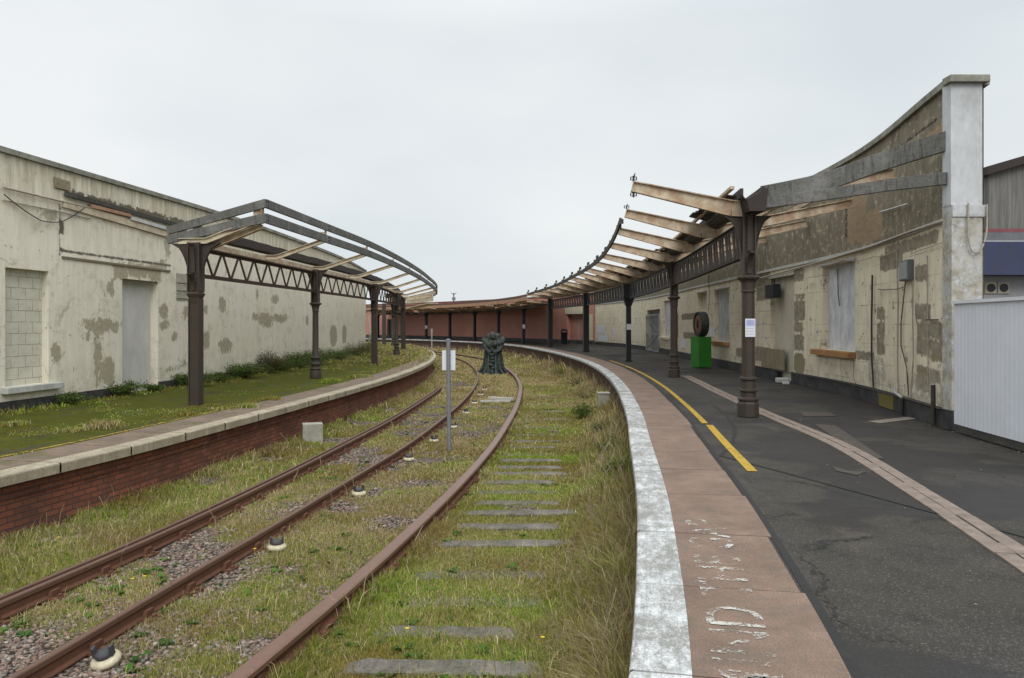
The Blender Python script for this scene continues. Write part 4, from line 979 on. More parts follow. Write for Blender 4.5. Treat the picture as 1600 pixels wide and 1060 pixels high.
# white corrugated hoarding
def hoarding():
    root = thing('white_hoarding', 'white corrugated metal hoarding at the right edge of the platform', 'fence', (6.4, 9, 0))
    cv = Curve([(6.60,11.46),(6.50,10.6),(6.40,9.6),(6.28,8.4),(6.1,6.9),(5.9,5.4)], step=.03, smooth=1)
    m = MB(); rows = []; 
    for i, s in enumerate(np.arange(0, cv.L, .0275)):
        o = (0, .004, .004, 0)[i % 4]; rows.append([cv.pt(s, o, .12), cv.pt(s, o, 1.905)])
    m.grid(rows); o = m.build('corrugated_sheet', mat_plain('white_sheet', (.66,.68,.73), .45, .05, 2), root)
    so = o.modifiers.new('thick', 'SOLIDIFY'); so.thickness = .004
    m = MB(); S = np.arange(0, cv.L, .3)
    for a, b in zip(S[:-1], S[1:]): m.bar(cv.pt(a, .01, 1.925), cv.pt(b+.004, .01, 1.925), .07, .045)
    m.build('top_rail', M['signwhite'], root)
    for s in (.15, 2.0, 3.9, 5.8):
        m = MB(); m.bar(cv.pt(s, -.05, 0), cv.pt(s, -.05, 1.89), .06, .06, (0,1,0)); m.build('post', M['greybox2'], root)
    m = MB()
    for a, b in zip(S[:-1], S[1:]): m.bar(cv.pt(a, -.05, .06), cv.pt(b, -.05, .06), .08, .11)
    m.build('bottom_rail', M['timber_d'], root)
hoarding()
# ================================================================== canopy ironwork
RC = [(1169,13.4),(1053,23.4),(982,33.2),(915.5,44.5),(859.5,54.9),(818,62.5),(779,70),(741.7,76.3),(703,81.2),(666,84.8),(628,88.3),(590.7,91.5)]
LC = [(306,16.6),(493,24.7),(585,33.4),(619.7,42.6),(630,51.5),(614.5,58.8),(600,64.8)]
rc = [np.array(((p-800)*y/F, y)) for p, y in RC]; lc = [np.array(((p-800)*y/F, y)) for p, y in LC]
RCv = Curve([tuple(2*rc[0]-rc[1])]+[tuple(q) for q in rc], step=.25, smooth=1)
LCv = Curve([tuple(2*lc[0]-lc[1])]+[tuple(q) for q in lc], step=.25, smooth=1)
RCs = [RCv.s_of_y(q[1]) for q in rc]; LCs = [LCv.s_of_y(q[1]) for q in lc]
gy = [13.4,23.4,33.2,44.5,54.9]; gz = [2.79,2.80,2.70,2.70,2.70]
def glow(y): return float(np.interp(y, gy, gz))
RH = 3.5        # top of the right-hand column heads
PAPERS = []
def column(name, label, cx, cy, z0, zring, zgb, zgt, mat, style, rz, group):
    """style: round | square | boxhead | bell"""
    root = thing(name, label, 'column', (cx, cy, z0), group, rz)
    H = zgt - z0; rg = zring - z0
    if style in ('round', 'octo'):
        n, sq, r = (16, 0, .10) if style == 'round' else (8, 0, .115)
        rot = math.pi/8 if n == 8 else 0
        m = MB(); m.lathe([(.185,0),(.185,.22),(.165,.25),(.165,.27)], n=n, sq=sq, rot=rot, smooth=n>8)
        bevel(m.build('base', mat, root, True), .008)
        m = MB(); m.lathe([(.165,.272),(.185,.285),(.185,.31),(.135,.335),(.130,.42),(.165,.44),(.165,.465),(.130,.48),(.122,.62),(.155,.64),(.155,.67),(.118,.69)], n=n, rot=rot, smooth=n>8); m.build('base_moulding', mat, root, True)
        m = MB(); m.lathe([(.118,.692),(r,.72),(r*.94,rg-.24)], n=n, rot=rot, smooth=n>8); m.build('shaft', mat, root, True)
        m = MB(); m.lathe([(r*.95,rg-.238),(r*1.15,rg-.235),(r*1.15,rg-.215),(r,rg-.2),(.125,rg-.07),(.15,rg-.03),(.19,rg-.01),(.20,rg+.02),(.165,rg+.04),(.12,rg+.06)], n=n, rot=rot, smooth=n>8); m.build('capital', mat, root, True)
        bw = .20
    elif style == 'square':
        m = MB(); m.box((-.125,-.125,0),(.125,.125,.05)); m.box((-.09,-.09,.05),(.09,.09,rg-.2)); 
        for sx in (-1, 1): m.box((sx*.105-.012,-.115,.05),(sx*.105+.012,.115,rg-.1))
        m.build('shaft', mat, root, True)
        m = MB(); m.lathe([(.105,rg-.22),(.13,rg-.08),(.16,rg-.02),(.17,rg+.01),(.13,rg+.05)], n=4, rot=math.pi/4, smooth=False)
        m.v = [(x*1.2, y*1.2, z) for x, y, z in m.v]; m.build('capital', mat, root, True); bw = .24
    elif style == 'boxhead':
        m = MB(); m.box((-.10,-.10,0),(.10,.10,rg)); m.box((-.15,-.15,0),(.15,.15,.05)); m.build('shaft', mat, root, True); bw = .22
        m = MB(); 
        for (a, b, c, d) in ((.12,.24,-.02,.35), (.24,.26,.35,.9)):
            m.hexa([(-a,-a,rg+c),(a,-a,rg+c),(a,a,rg+c),(-a,a,rg+c),(-b,-b*.8,rg+d),(b,-b*.8,rg+d),(b,b*.8,rg+d),(-b,b*.8,rg+d)])
        m.build('capital', mat, root, True)
    else:
        w = .155 if style == 'plain' else .12
        m = MB(); m.box((-w*1.15,-w*1.15,0),(w*1.15,w*1.15,.06)); m.box((-w,-w,.06),(w,w,H if style == 'plain' else rg)); m.build('shaft', mat, root, True); bw = .2
        if style == 'bell':
            m = MB(); m.lathe([(w*1.1,rg-.5),(w*1.25,rg-.35),(w*1.7,rg-.18),(w*2.6,rg-.03),(w*2.7,rg)], n=12); m.build('capital', mat, root, True)
    if style in ('round','octo','square'):
        m = MB(); h = bw/2
        m.box((-h,-h*.75,rg+.05),(h,h*.75,H)); 
        for sx in (-1, 1): m.box((sx*h-.014,-h*1.15,rg+.05),(sx*h+.014,h*1.15,H))
        for k in range(9):      # rivet heads
            z = rg+.15+k*(H-rg-.3)/8
            for sx in (-1, 1): m.box((sx*h*.55-.012,-h*.75-.012,z-.012),(sx*h*.55+.012,-h*.75,z+.012))
        m.build('column_head', mat, root, True)
        # curved gusset plates on the two sides across the platform, and small ones along it
        def gus(dx, dy, L, z0_, z1_, t=.02, name='bracket'):
            g = MB(); n = 10; prof = []
            for k in range(n+1):
                a = k/n; prof.append((h + L*(1-math.sqrt(max(0, 1-a**2))), z0_+(z1_-z0_)*a))
            d = np.array((dx, dy)); s = np.array((-dy, dx))*t/2
            for k in range(n):
                r0, q0 = prof[k]; r1, q1 = prof[k+1]
                pts = []
                for (rr, zz) in ((h*.2, q0), (r0, q0), (r1, q1), (h*.2, q1)):
                    pts.append((rr, zz))
                A = [(*(d*rr-s), zz) for rr, zz in pts]; B = [(*(d*rr+s), zz) for rr, zz in pts]
                g.face(A); g.face(B[::-1]); g.face([A[1], B[1], B[2], A[2]])
            # flange along the curve
            for k in range(n):
                r0, q0 = prof[k]; r1, q1 = prof[k+1]
                g.bar((*(d*r0), q0), (*(d*r1), q1), .08, .014, up=(d[0], d[1], .2))
            g.face([(*(d*h*.2-s), z1_), (*(d*prof[-1][0]-s), z1_), (*(d*prof[-1][0]+s), z1_), (*(d*h*.2+s), z1_)])
            g.build(name, mat, root, True)
        for sx in (-1, 1): gus(sx, 0, .42 if style == 'square' else .30, rg+.08, H-.01)
        gb = zgb - z0
        for sy in (-1, 1): gus(0, sy, .24, rg+.08, gb+.04, .02); gus(0, sy, .12, gb+.08, H-.03, .02)
    return root
R_STY = ['octo','octo','boxhead','plain','plain','bell','bell','bell','bell','bell','bell','bell']
R_LAB = ['tall brown iron column nearest the camera on the right platform, carrying a white and blue notice',
 'brown round iron column with ringed base, second along the right platform, left of the green plinth',
 'dark blue column with a broad box head and a small white notice, third along the right platform',
 'thick plain dark square column beside the drain line, fourth along the right platform',
 'thick dark square column left of the dark doorway, right of the one with a white notice and behind the platform curve',
 'dark flared-top column with a small white notice at the end of the timber fascia',
 'dark flared-top column directly behind the bronze sculpture',
 'dark flared-top column just left of the bronze sculpture in front of the red brick wall',
 'dark flared-top column directly behind the white sign on its pole',
 'dark flared-top column with a tiny pale notice in front of the red brick wall',
 'dark flared-top column hidden mostly behind the left canopy posts',
 'farthest dark flared-top column seen between the posts of the left canopy']
for i, (q, st) in enumerate(zip(rc, R_STY)):
    t = RCv.tan(RCs[i]); rz = math.atan2(-t[0], t[1])
    y = q[1]; gb = glow(y); gt = gb+.66
    if i >= 5: ring = float(np.interp(y, [62.5, 76, 92], [2.88, 2.80, 2.75])); gt = ring+.1; gb = ring
    elif i == 2: ring = 2.42
    else: ring = 2.40
    column('canopy_column', R_LAB[i], q[0], q[1], 0, ring, gb, gt if i >= 5 else gt+.05, M['col_brown'] if i < 2 else M['col_dark'], st, rz, 'iron columns of the right-hand canopy')
L_STY = ['square','round','square','round','plain','round','plain']
L_LAB = ['rusty square iron column with large curved brackets, nearest on the overgrown left platform',
 'rusty round iron column with ringed base, second along the left platform',
 'rusty square column standing in the grass, third along the left platform',
 'rusty round column near the bend of the left platform, right of the third one',
 'rusty column farthest right under the end of the left canopy',
 'thin far rusty column standing left of the bend of the left platform',
 'small farthest rusty column on the left platform against the red brick wall']
for i, (q, st) in enumerate(zip(lc, L_STY)):
    t = LCv.tan(LCs[i]); rz = math.atan2(-t[0], t[1])
    column('canopy_column', L_LAB[i], q[0], q[1], ZL, 2.25, 2.63, 3.36, M['col_brown'], st, rz, 'iron columns of the left-hand canopy')

def lattice(cv, s0, s1, zb, zt, mat, parent, cell=.95, style='V', zb1=None, zt1=None):
    zb1 = zb if zb1 is None else zb1; zt1 = zt if zt1 is None else zt1
    def B(s, f): 
        k = (s-s0)/(s1-s0); return np.array(cv.pt(s, 0, (zb+(zb1-zb)*k)*(1-f) + (zt+(zt1-zt)*k)*f))
    m = MB(); n = max(4, int((s1-s0)/1.2))
    for k in range(n):
        a = s0+(s1-s0)*k/n; b = s0+(s1-s0)*(k+1)/n
        for f in (0, 1):
            p, q = B(a, f), B(b, f); m.bar(p, q, .12, .018); o = np.array((0,0,-.04 if f else .04)); m.bar(p+o, q+o, .02, .07)
    m.build('girder_chord', mat, parent)
    m = MB(); c = max(3, round((s1-s0-.5)/cell)); L = (s1-s0-.5)/c
    for k in range(c):
        a = s0+.25+k*L
        if style == 'V':
            m.bar(B(a+L*.0+.04,.93), B(a+L*.5-.02,.07), .03, .055, (0,0,1)); m.bar(B(a+L*.5+.02,.07), B(a+L-.04,.93), .03, .055, (0,0,1))
        else:           # pairs of cast struts that taper to the middle
            for (u0, u1) in ((.02,.38), (.62,.98)):
                for (f0, f1, w0, w1) in ((.03,.5,.20,.09), (.5,.97,.09,.20)):
                    pa = B(a+L*(u0+(u1-u0)*f0), f0); pb = B(a+L*(u0+(u1-u0)*f1), f1)
                    m.bar(pa, pb, .03, w0, (0,0,1), h2=w1)
    m.build('girder_lattice', mat, parent)

def frac(lst, n):
    return lst
# ---------------- right canopy
cr = thing('platform_canopy', 'ruined canopy frame of rusty cream cantilever beams over the right platform', 'canopy', (rc[1][0], rc[1][1], 2.7))
sub = [3,3,4,4 if False else 3]
bs = []
for i, n in enumerate((3,3,4,3)):
    for k in range(n): bs.append(RCs[i]+(RCs[i+1]-RCs[i])*k/n)
bs.append(RCs[4])
def edge_tip(cv, side, s, ecv, inset):
    """where the beam square to the column line meets the edge curve"""
    p = cv.at(s); n = cv.nrm(s)*side
    d = ecv.P - p; along_ = d @ np.array(n); perp = d @ np.array((n[1], -n[0])); m = along_ > 0
    i = np.argmin(np.abs(perp)+(~m)*1e3); return p + n*(along_[i]-inset)
tz_y = [13.4,20,27,37,44.5,57]; tz_z = [4.12,4.14,4.06,4.05,3.90,3.78]
tips = []; roots = []
for s in bs:
    p = RCv.at(s); tip = edge_tip(RCv, -1, s, RE, .04); ztip = float(np.interp(tip[1], tz_y, tz_z)); zr = glow(p[1])+.70
    tips.append(np.array((tip[0], tip[1], ztip))); roots.append(np.array((p[0], p[1], zr)))
for k, (tp, rt) in enumerate(zip(tips, roots)):
    m = MB(); h0, h1 = .26, .17; d = tp-rt
    a = rt + np.array((0,0,h0/2)) - d*0.02; kn = rt + d*.14 + np.array((0,0,h0/2-.02-d[2]*.10)); b = tp - np.array((0,0,h1/2))
    m.ibeam(a, kn, .11, h0, .018); m.ibeam(kn, b, .11, h0, .018, h2=h1)
    e = (b-kn)/np.linalg.norm(b-kn); m.bar(b-e*.01, b+e*.006, .11, h1)
    o = m.build('cantilever_beam', M['cream'], cr)
    # half of the beam that runs back to the building
    n = RCv.nrm(bs[k]); L = {0:2.45}.get(k, 2.9)
    m = MB(); c0 = rt+np.array((0,0,h0/2)); c1 = rt + np.array((n[0]*L, n[1]*L, .62+h1/2)); m.ibeam(c0, c1, .11, h0*.85, .018, h2=h1); m.build('back_beam', M['cream'], cr)
# broken fascia brackets above the tips
for k, tp in enumerate(tips[2:], 2):
    m = MB(); e = (tips[k]-roots[k]); e[2] = 0; e /= np.linalg.norm(e); s_ = np.array((-e[1], e[0], 0))
    m.obox(tp - e*.04 + np.array((0,0,.09)), e, s_, (0,0,1), .022, .07, .11); m.obox(tp - e*.075 + np.array((0,0,.17)), e, s_, (0,0,1), .04, .05, .06); m.obox(tp + e*.02 + np.array((0,0,.02)), e, s_, (0,0,1), .05, .05, .04)
    m.build('tip_bracket', M['timber_d'], cr)
m = MB()
F0 = tips[1]+(tips[2]-tips[1])*.35
path = [F0]+tips[2:]; pc = Curve([(q[0], q[1]) for q in path], step=.4, smooth=1)
def zfas(y): return float(np.interp(y, [q[1] for q in tips], [q[2] for q in tips])) - .10
S = np.arange(0, pc.L, .4)
for a, b in zip(S[:-1], S[1:]):
    p = pc.pt(a, -.06); q = pc.pt(b, -.06)
    m.bar((p[0],p[1],zfas(p[1])), (q[0],q[1],zfas(q[1])), .05, .15); 
m.build('fascia_board', M['timber_d'], cr)
# scaffold couplers left at the first two tips
for k, zz in ((0, .06), (0, -.27), (1, .06)):
    m = MB(); c = tips[k] + np.array((.02, 0, zz*.85)); hh = .72 if k == 0 else .55
    for dz in (-.045, .045): m.tube([c+np.array((-.07*hh,-.02,dz*.6)), c+np.array((.07*hh,-.02,dz*.6))], .009*hh, 6)
    m.box(c+np.array((-.02,-.05,-.06))*hh, c+np.array((.02,.05,.07))*hh); m.tube([c+np.array((0,0,-.05)), c+np.array((.025,0,.13*hh))], .016*hh, 6)
    for dx in (-.05, .05): m.box(c+np.array((dx-.008,-.02,-.03)), c+np.array((dx+.008,.01,.03)))
    m.build('clamp', M['col_dark'], cr)
for i in range(4):
    y0, y1 = rc[i][1], rc[i+1][1]
    lattice(RCv, RCs[i]+.1, RCs[i+1]-.1, glow(y0), glow(y0)+.64, M['col_dark'] if i else M['gutter'], cr, .72, 'T', glow(y1), glow(y1)+.64)
def runner(cv, s0, s1, off, zf, w, h, name, mat, parent, step=.5, jit=0.0):
    m = MB(); S = np.linspace(s0, s1, max(2, int((s1-s0)/step)))
    for a, b in zip(S[:-1], S[1:]):
        p = cv.pt(a, off); q = cv.pt(b, off); j0 = jit*(fbm(a*2, 3.3, 5, 2)-.5); j1 = jit*(fbm(b*2, 3.3, 5, 2)-.5)
        m.bar((p[0],p[1],zf(p[1])+j0), (q[0],q[1],zf(q[1])+j1), w, h)
    return m.build(name, mat, parent)
# gutter trough, remaining purlin and torn roof sheets beside it
g0 = RCs[0]-.35; g1 = RCs[4]
def gut(cv, s0, s1, off, zf, name, mat, parent, r=.11):
    m = MB(); rows = []
    for s in np.linspace(s0, s1, max(2, int((s1-s0)/.5))):
        p = cv.pt(s, off); z = zf(p[1]); n = cv.nrm(s); row = []
        for k in range(9):
            a = math.pi + math.pi*k/8; row.append((p[0]+n[0]*math.cos(a)*r*1.4, p[1]+n[1]*math.cos(a)*r*1.4, z+math.sin(a)*r))
        rows.append(row)
    m.grid(rows, smooth=True); o = m.build(name, mat, parent); so = o.modifiers.new('thick', 'SOLIDIFY'); so.thickness = .015; return o
gut(RCv, g0, g1, .02, lambda y: glow(y)+1.03, 'gutter', M['gutter'], cr, .13)
runner(RCv, g0+.1, g1, -.16, lambda y: glow(y)+1.06, .05, .16, 'gutter_board', M['gutter'], cr, jit=.03)
runner(RCv, g0+.1, g1, .20, lambda y: glow(y)+1.08, .05, .18, 'gutter_board', M['gutter'], cr, jit=.03)
runner(RCv, g0-.1, g1, -.36, lambda y: glow(y)+1.12, .07, .05, 'purlin', M['cream'], cr)
runner(RCv, g0+.3, g1, 1.1, lambda y: glow(y)+1.25, .07, .10, 'purlin', M['cream'], cr); runner(RCv, g0+.3, g1, 2.0, lambda y: glow(y)+1.45, .07, .10, 'purlin', M['cream'], cr)
def torn(cv, s0, s1, o0, o1, zf, mat, parent, seed, name='roof_sheet', thr=.45, slope=.22):
    m = MB(); S = np.arange(s0, s1, .22); r = np.random.default_rng(seed)
    for a in S:
        b = a+.221; e = o0 + (o1-o0)*(.25+.75*float(fbm(a*.8, seed*1.7, seed, 3)))
        if float(fbm(a*.6, 8.8+seed, seed+3, 3)) > thr+.25:
            if m.f: m.build(name, mat, parent)
            m = MB(); continue
        za = lambda s, o: zf(cv.pt(s, o)[1]) + abs(o)*slope
        pts = [cv.pt(a,o0,za(a,o0)), cv.pt(b,o0,za(b,o0)), cv.pt(b,e,za(b,e)+r.uniform(-.03,.03)), cv.pt(a,e,za(a,e)+r.uniform(-.03,.03))]
        up = [(x,y,z+.018) for x,y,z in pts]
        m.hexa(pts+up)
    if m.f: m.build(name, mat, parent)
torn(RCv, g0+.5, g1, -.12, -.62, lambda y: glow(y)+1.03, M['gutter'], cr, 3)
torn(RCv, RCs[1], g1, .25, 2.6, lambda y: glow(y)+1.0, M['gutter'], cr, 6, thr=.6)
torn(RCv, RCs[2], g1, -.2, -1.3, lambda y: glow(y)+1.05, M['soffit_rust'], cr, 8, thr=.42)
# weathered end boards back to the wall
hd = np.array((rc[0][0], rc[0][1], 0)); 
def curved_bar(pts, w, h, name, mat, parent):
    m = MB(); xs = np.array(pts, float); t = np.linspace(0, 1, len(xs)); T = np.linspace(0, 1, 9)
    q = np.stack([np.interp(T, t, xs[:,i]) for i in range(3)], 1)
    q[1:-1] = .25*q[:-2]+.5*q[1:-1]+.25*q[2:]
    for a, b in zip(q[:-1], q[1:]): m.bar(a, b, w, h)
    return bevel(m.build(name, mat, parent), .006)
def seen(px, py, y): return ((px-800)*y/F, y, zat(py, y))
curved_bar([seen(1190,305,13.2), seen(1290,286,12.85), seen(1375,253,12.4), seen(1481,220,11.75)], .07, .30, 'end_board', M['timber'], cr)
curved_bar([seen(1190,318,13.1), seen(1300,303,12.7), seen(1390,289,12.3), seen(1479,279,11.7)], .07, .19, 'end_board', M['timber'], cr)
m = MB(); m.hexa([(4.02,13.0,3.52),(4.30,13.0,3.52),(4.30,13.5,3.52),(4.02,13.5,3.52),(3.98,13.0,3.72),(4.34,13.0,3.93),(4.34,13.5,3.93),(3.98,13.5,3.72)]); m.build('gutter_end', M['gutter'], cr)
m = MB(); m.hexa([seen(1152,300,13.0),seen(1178,296,13.0),seen(1190,292,13.3),seen(1170,292,13.6),seen(1160,294,13.0),seen(1182,290,13.0),seen(1192,288,13.3),seen(1174,288,13.6)]); 
# ---------------- far, rust-coloured part of the right canopy
cf = thing('platform_canopy', 'far canopy with orange fascia and rusted lining before the red brick wall', 'canopy', (rc[7][0], rc[7][1], 2.8))
fs = [RCs[4]]
for i in range(4, 11):
    for k in (.5, 1): fs.append(RCs[i]+(RCs[i+1]-RCs[i])*k)
fx = [edge_tip(RCv, -1, s, RE, .0) for s in fs]
ft = [(p[0], p[1], float(np.interp(p[1], [56, 68, 90], [3.74, 3.68, 3.62]))) for p in fx]
fr = []
for s in fs:
    p = RCv.at(s); fr.append((p[0], p[1], float(np.interp(p[1], [54.9, 62.5, 76, 92], [3.1, 3.0, 2.88, 2.85]))))
fm = MB(); fo = MB(); so = MB()
for k in range(len(ft)-1):
    for q in range(3):
        A = np.array(ft[k])*(1-q/3)+np.array(ft[k+1])*q/3; B = np.array(ft[k])*(1-(q+1)/3)+np.array(ft[k+1])*(q+1)/3
        u = np.array((0,0,1.0)); fm.bar(A-u*.08, B-u*.08, .05, .17); fo.bar(A-u*.30, B-u*.30, .045, .24)
        Ra = np.array(fr[k])*(1-q/3)+np.array(fr[k+1])*q/3; Rb = np.array(fr[k])*(1-(q+1)/3)+np.array(fr[k+1])*(q+1)/3
        A2 = A-u*.36; B2 = B-u*.36; Ra = Ra+u*.08; Rb = Rb+u*.08
        for w in range(6):
            if rng.random() < .10: continue
            p0 = A2+(Ra-A2)*w/6; p1 = A2+(Ra-A2)*(w+.96)/6; p2 = B2+(Rb-B2)*(w+.96)/6; p3 = B2+(Rb-B2)*w/6; j = rng.uniform(-.05,.05)*u
            so.hexa([p0+j,p1,p2+j,p3,p0+u*.03+j,p1+u*.03,p2+u*.03+j,p3+u*.03])
fm.build('upper_fascia', M['maroon'], cf); fo.build('lower_fascia', M['fascia_rust'], cf); so.build('lining_boards', M['soffit_rust'], cf)
for k in range(len(ft)):
    m = MB(); m.ibeam(np.array(fr[k])+np.array((0,0,.0)), np.array(ft[k])-np.array((0,0,.47)), .10, .12, .02); m.build('cantilever_beam', M['cream'], cf)
    if k+1 < len(ft) and k % 2 == 1:
        m = MB(); m.bar(np.array(fr[k+1])+np.array((0,0,.0)), np.array(ft[k])-np.array((0,0,.45)), .05, .07); m.build('diagonal_brace', M['cream2'], cf)
m = MB()
for k in range(len(fr)-1): m.bar(np.array(fr[k])-np.array((0,0,.06)), np.array(fr[k+1])-np.array((0,0,.06)), .12, .16)
m.build('edge_beam', M['col_dark'], cf)
# roof slope back to the brick wall
m = MB()
for k in range(len(fs)-1):
    n0 = RCv.nrm(fs[k]); n1 = RCv.nrm(fs[k+1]); u = np.array((0,0,.05))
    a = np.array(fr[k])+u*3; b = np.array(fr[k+1])+u*3; c = b+np.array((n1[0]*3.4,n1[1]*3.4,.5)); d = a+np.array((n0[0]*3.4,n0[1]*3.4,.5)); m.hexa([a,b,c,d,a+u,b+u,c+u,d+u])
m.build('roof_sheet', M['maroon'], cf)

# ---------------- left canopy
cl = thing('platform_canopy', 'open canopy frame with double weathered timber fascia over the overgrown left platform', 'canopy', (lc[1][0], lc[1][1], 2.7))
LT = [(-5.3,16.4),(-4.95,20.5),(-4.62,24.6),(-4.48,29.2),(-4.46,33.7),(-4.52,38.3),(-4.68,43),(-4.85,47.5),(-5.12,52),(-5.55,56),(-6.2,60)]
lcs = [LCs[0], (LCs[0]+LCs[1])/2, LCs[1], (LCs[1]+LCs[2])/2, LCs[2], (LCs[2]+LCs[3])/2, LCs[3], (LCs[3]+LCs[4])/2, LCs[4], (LCs[4]*.4+LCs[5]*.6), LCs[5]+1.0]
LTc = Curve(LT, step=.3, smooth=2)
LZ = 4.27
for k, (tp, s) in enumerate(zip(LT, lcs)):
    rt = np.array(LCv.pt(s, 0, 3.40)); tp3 = np.array((tp[0], tp[1], 3.86)); m = MB(); d = tp3-rt
    kn = rt + np.array((d[0]*.16, d[1]*.16, .0)); m.ibeam(rt-np.array((d[0]*.25,d[1]*.25,0)), kn, .10, .11, .016); m.ibeam(kn, tp3-d*.015, .10, .11, .016, h2=.10)
    m.build('cantilever_beam', M['cream2'], cl)
    m = MB(); e = np.array((d[0], d[1], 0)); e /= np.linalg.norm(e); sd = np.array((-e[1], e[0], 0)); c = tp3-e*.03
    m.obox(c+np.array((0,0,.14)), e, sd, (0,0,1), .012, .055, .19); m.obox(c-e*.10+np.array((0,0,.12)), e, sd, (0,0,1), .10, .012, .08); m.build('fascia_bracket', M['cream'], cl)
    for zz in (4.20, 4.15, 3.90, 3.84):
        pass
for (zc, hh, nm) in ((LZ-.09, .185, 'upper'), (3.865, .205, 'lower')):
    m = MB(); S = np.arange(0, LTc.L, .45)
    for a, b in zip(S[:-1], S[1:]): m.bar(LTc.pt(a, .035, zc), LTc.pt(min(b+.01, LTc.L), .035, zc), .07, hh)
    bevel(m.build('fascia_board', M['timber'], cl), .006)
m = MB()
for k, tp in enumerate(LT):
    s = LTc.s_of_y(tp[1]); t3 = LTc.tan(s)
    for zz in (4.22, 4.13, 3.91, 3.82):
        for dd_ in (-.06, .06):
            p = LTc.pt(s, .075, zz); m.box((p[0]-.008+t3[0]*dd_, p[1]-.014+t3[1]*dd_, zz-.014), (p[0]+.012+t3[0]*dd_, p[1]+.014+t3[1]*dd_, zz+.014))
m.build('bolt', M['col_dark'], cl)
tipc = np.array(LTc.pt(0, .035, 0))
for (z1_, z0_, h_) in ((LZ-.09, zat(361,16.7), .185), (3.865, zat(374,16.6), .205)):
    m = MB(); m.bar((-7.5, 16.72, z0_), (tipc[0]+.03, tipc[1]-.045, z1_), .07, h_*.9, h2=h_); bevel(m.build('end_board', M['timber'], cl), .006)
m = MB(); m.ibeam((-7.25,16.78,zat(378,16.7)-.05), (-6.55,16.7,zat(381,16.7)-.06), .12, .13, .016); m.ibeam((-6.55,16.7,zat(381,16.7)-.06), (-5.36,16.5,3.70), .12, .12, .016, h2=.08); m.build('end_beam', M['cream'], cl)
for i in range(5):
    if LCs[i+1]-LCs[i] > 1: lattice(LCv, LCs[i]+.12, LCs[i+1]-.12, 2.63, 3.26, M['girder_red'], cl, .98, 'V')
runner(LCv, LCs[0]+.1, LCs[5], -.10, lambda y: 3.37, .12, .12, 'wall_plate', M['cream'], cl)
gut(LCv, LCs[0]+.35, LCs[5], -.42, lambda y: 3.74, 'gutter', M['gutter'], cl, .15)
runner(LCv, LCs[0]+.35, LCs[5], -.20, lambda y: 3.68, .05, .20, 'gutter_board', M['gutter'], cl, jit=.05)
torn(LCv, LCs[0]+2, LCs[5], -.25, -.9, lambda y: 3.66, M['gutter'], cl, 12, thr=.55)
# cream boarding at the far end of the left canopy
m = MB()
P0 = (-6.2,60.3); P1 = (-7.3,63.5); P2 = (-9.3,67.6)
for (a, b) in ((P0, P1), (P1, P2)): m.bar((a[0],a[1],3.62), (b[0],b[1],3.62), .06, .42)
m.build('end_boarding', M['cream2'], cl)
m = MB(); m.bar((P0[0],P0[1],3.25), (P2[0]+.4,P2[1],3.0), .9, .05); m.bar((P0[0],P0[1],3.86), (P2[0],P2[1],3.84), .1, .05); m.build('end_soffit', M['cream2'], cl)
# ================================================================== rails, sleepers, insulators
def rail(cv, s0, s1, ztop, hw, label, mtop, chairs=True, double=None, far=False, web=.012):
    root = thing('rail', label, 'rail', cv.pt(s0+3, 0, ztop-.15))
    step = .3; S = [s0]
    while S[-1] < s1: S.append(S[-1] + (.25 if cv.at(S[-1])[1] < 30 else .5))
    def sweep(off, hw, zt, name_t, name_b):
        m = MB(); H = .155; fw = hw*1.15
        sec = [(-hw, zt-.045), (-hw, zt-.010), (-hw*.8, zt-.001), (hw*.8, zt-.001), (hw, zt-.010), (hw, zt-.045)]
        m.grid([[cv.pt(s, off+o, z) for o, z in sec] for s in S]); a = m.build(name_t, mtop, root)
        m = MB(); sec = [(hw, zt-.045), (web, zt-.062), (web, zt-H+.035), (fw, zt-H+.012), (fw, zt-H), (-fw, zt-H), (-fw, zt-H+.012), (-web, zt-H+.035), (-web, zt-.062), (-hw, zt-.045)]
        m.grid([[cv.pt(s, off+o, z) for o, z in sec] for s in S]); m.build(name_b, M['rail'], root)
        # closed ends
        e = MB(); e.face([cv.pt(S[-1], off+o, z) for o, z in ((-hw, zt-.045), (-hw, zt-.01), (hw, zt-.01), (hw, zt-.045))]); 
    sweep(0, hw, ztop, 'rail_head', 'rail_web')
    if double: sweep(double, hw*.8, ztop-.005, 'check_rail', 'check_rail_web')
    if chairs:
        cm = MB(); cm.box((-.16,-.085,0),(.16,.085,.025)); 
        for sx in (-1, 1):
            cm.hexa([(sx*.045-.03,-.07,.025),(sx*.045+.03,-.07,.025),(sx*.045+.03,.07,.025),(sx*.045-.03,.07,.025),(sx*.06-.02,-.05,.10),(sx*.06+.02,-.05,.10),(sx*.06+.02,.05,.10),(sx*.06-.02,.05,.10)])
            cm.box((sx*.125-.02,-.02,.02),(sx*.125+.02,.02,.05))
        c0 = None; s = cv.s_of_y(5.0) + chairs[0]
        n = 0
        while cv.at(s)[1] < (26 if not far else 20) and n < 60:
            p = cv.pt(s, 0, ztop-.165); t = cv.tan(s)
            if c0 is None: cm.v = [(x*.8, y, z*.85) for x, y, z in cm.v]; c0 = cm.build('rail_chair', M['rail'], root, True); c = c0
            else: c = c0.copy(); C.objects.link(c); c.parent = root
            w = wl(root); c.location = (p[0]-w[0], p[1]-w[1], p[2]-w[2]); c.rotation_euler = (0, 0, math.atan2(-t[0], t[1])); s += chairs[1]; n += 1
    return root
ZR = -.80
rail(R1, .5, R1.s_of_y(29.5), ZR, .028, 'rusty double rail nearest the dark red brick platform wall', M['railtop2'], (.2,.68), double=-.115)
rail(R2, .5, R2.s_of_y(70), ZR, .029, 'thin rusty rail in the middle, running beside the cream insulators', M['railtop2'], (.35,.68))
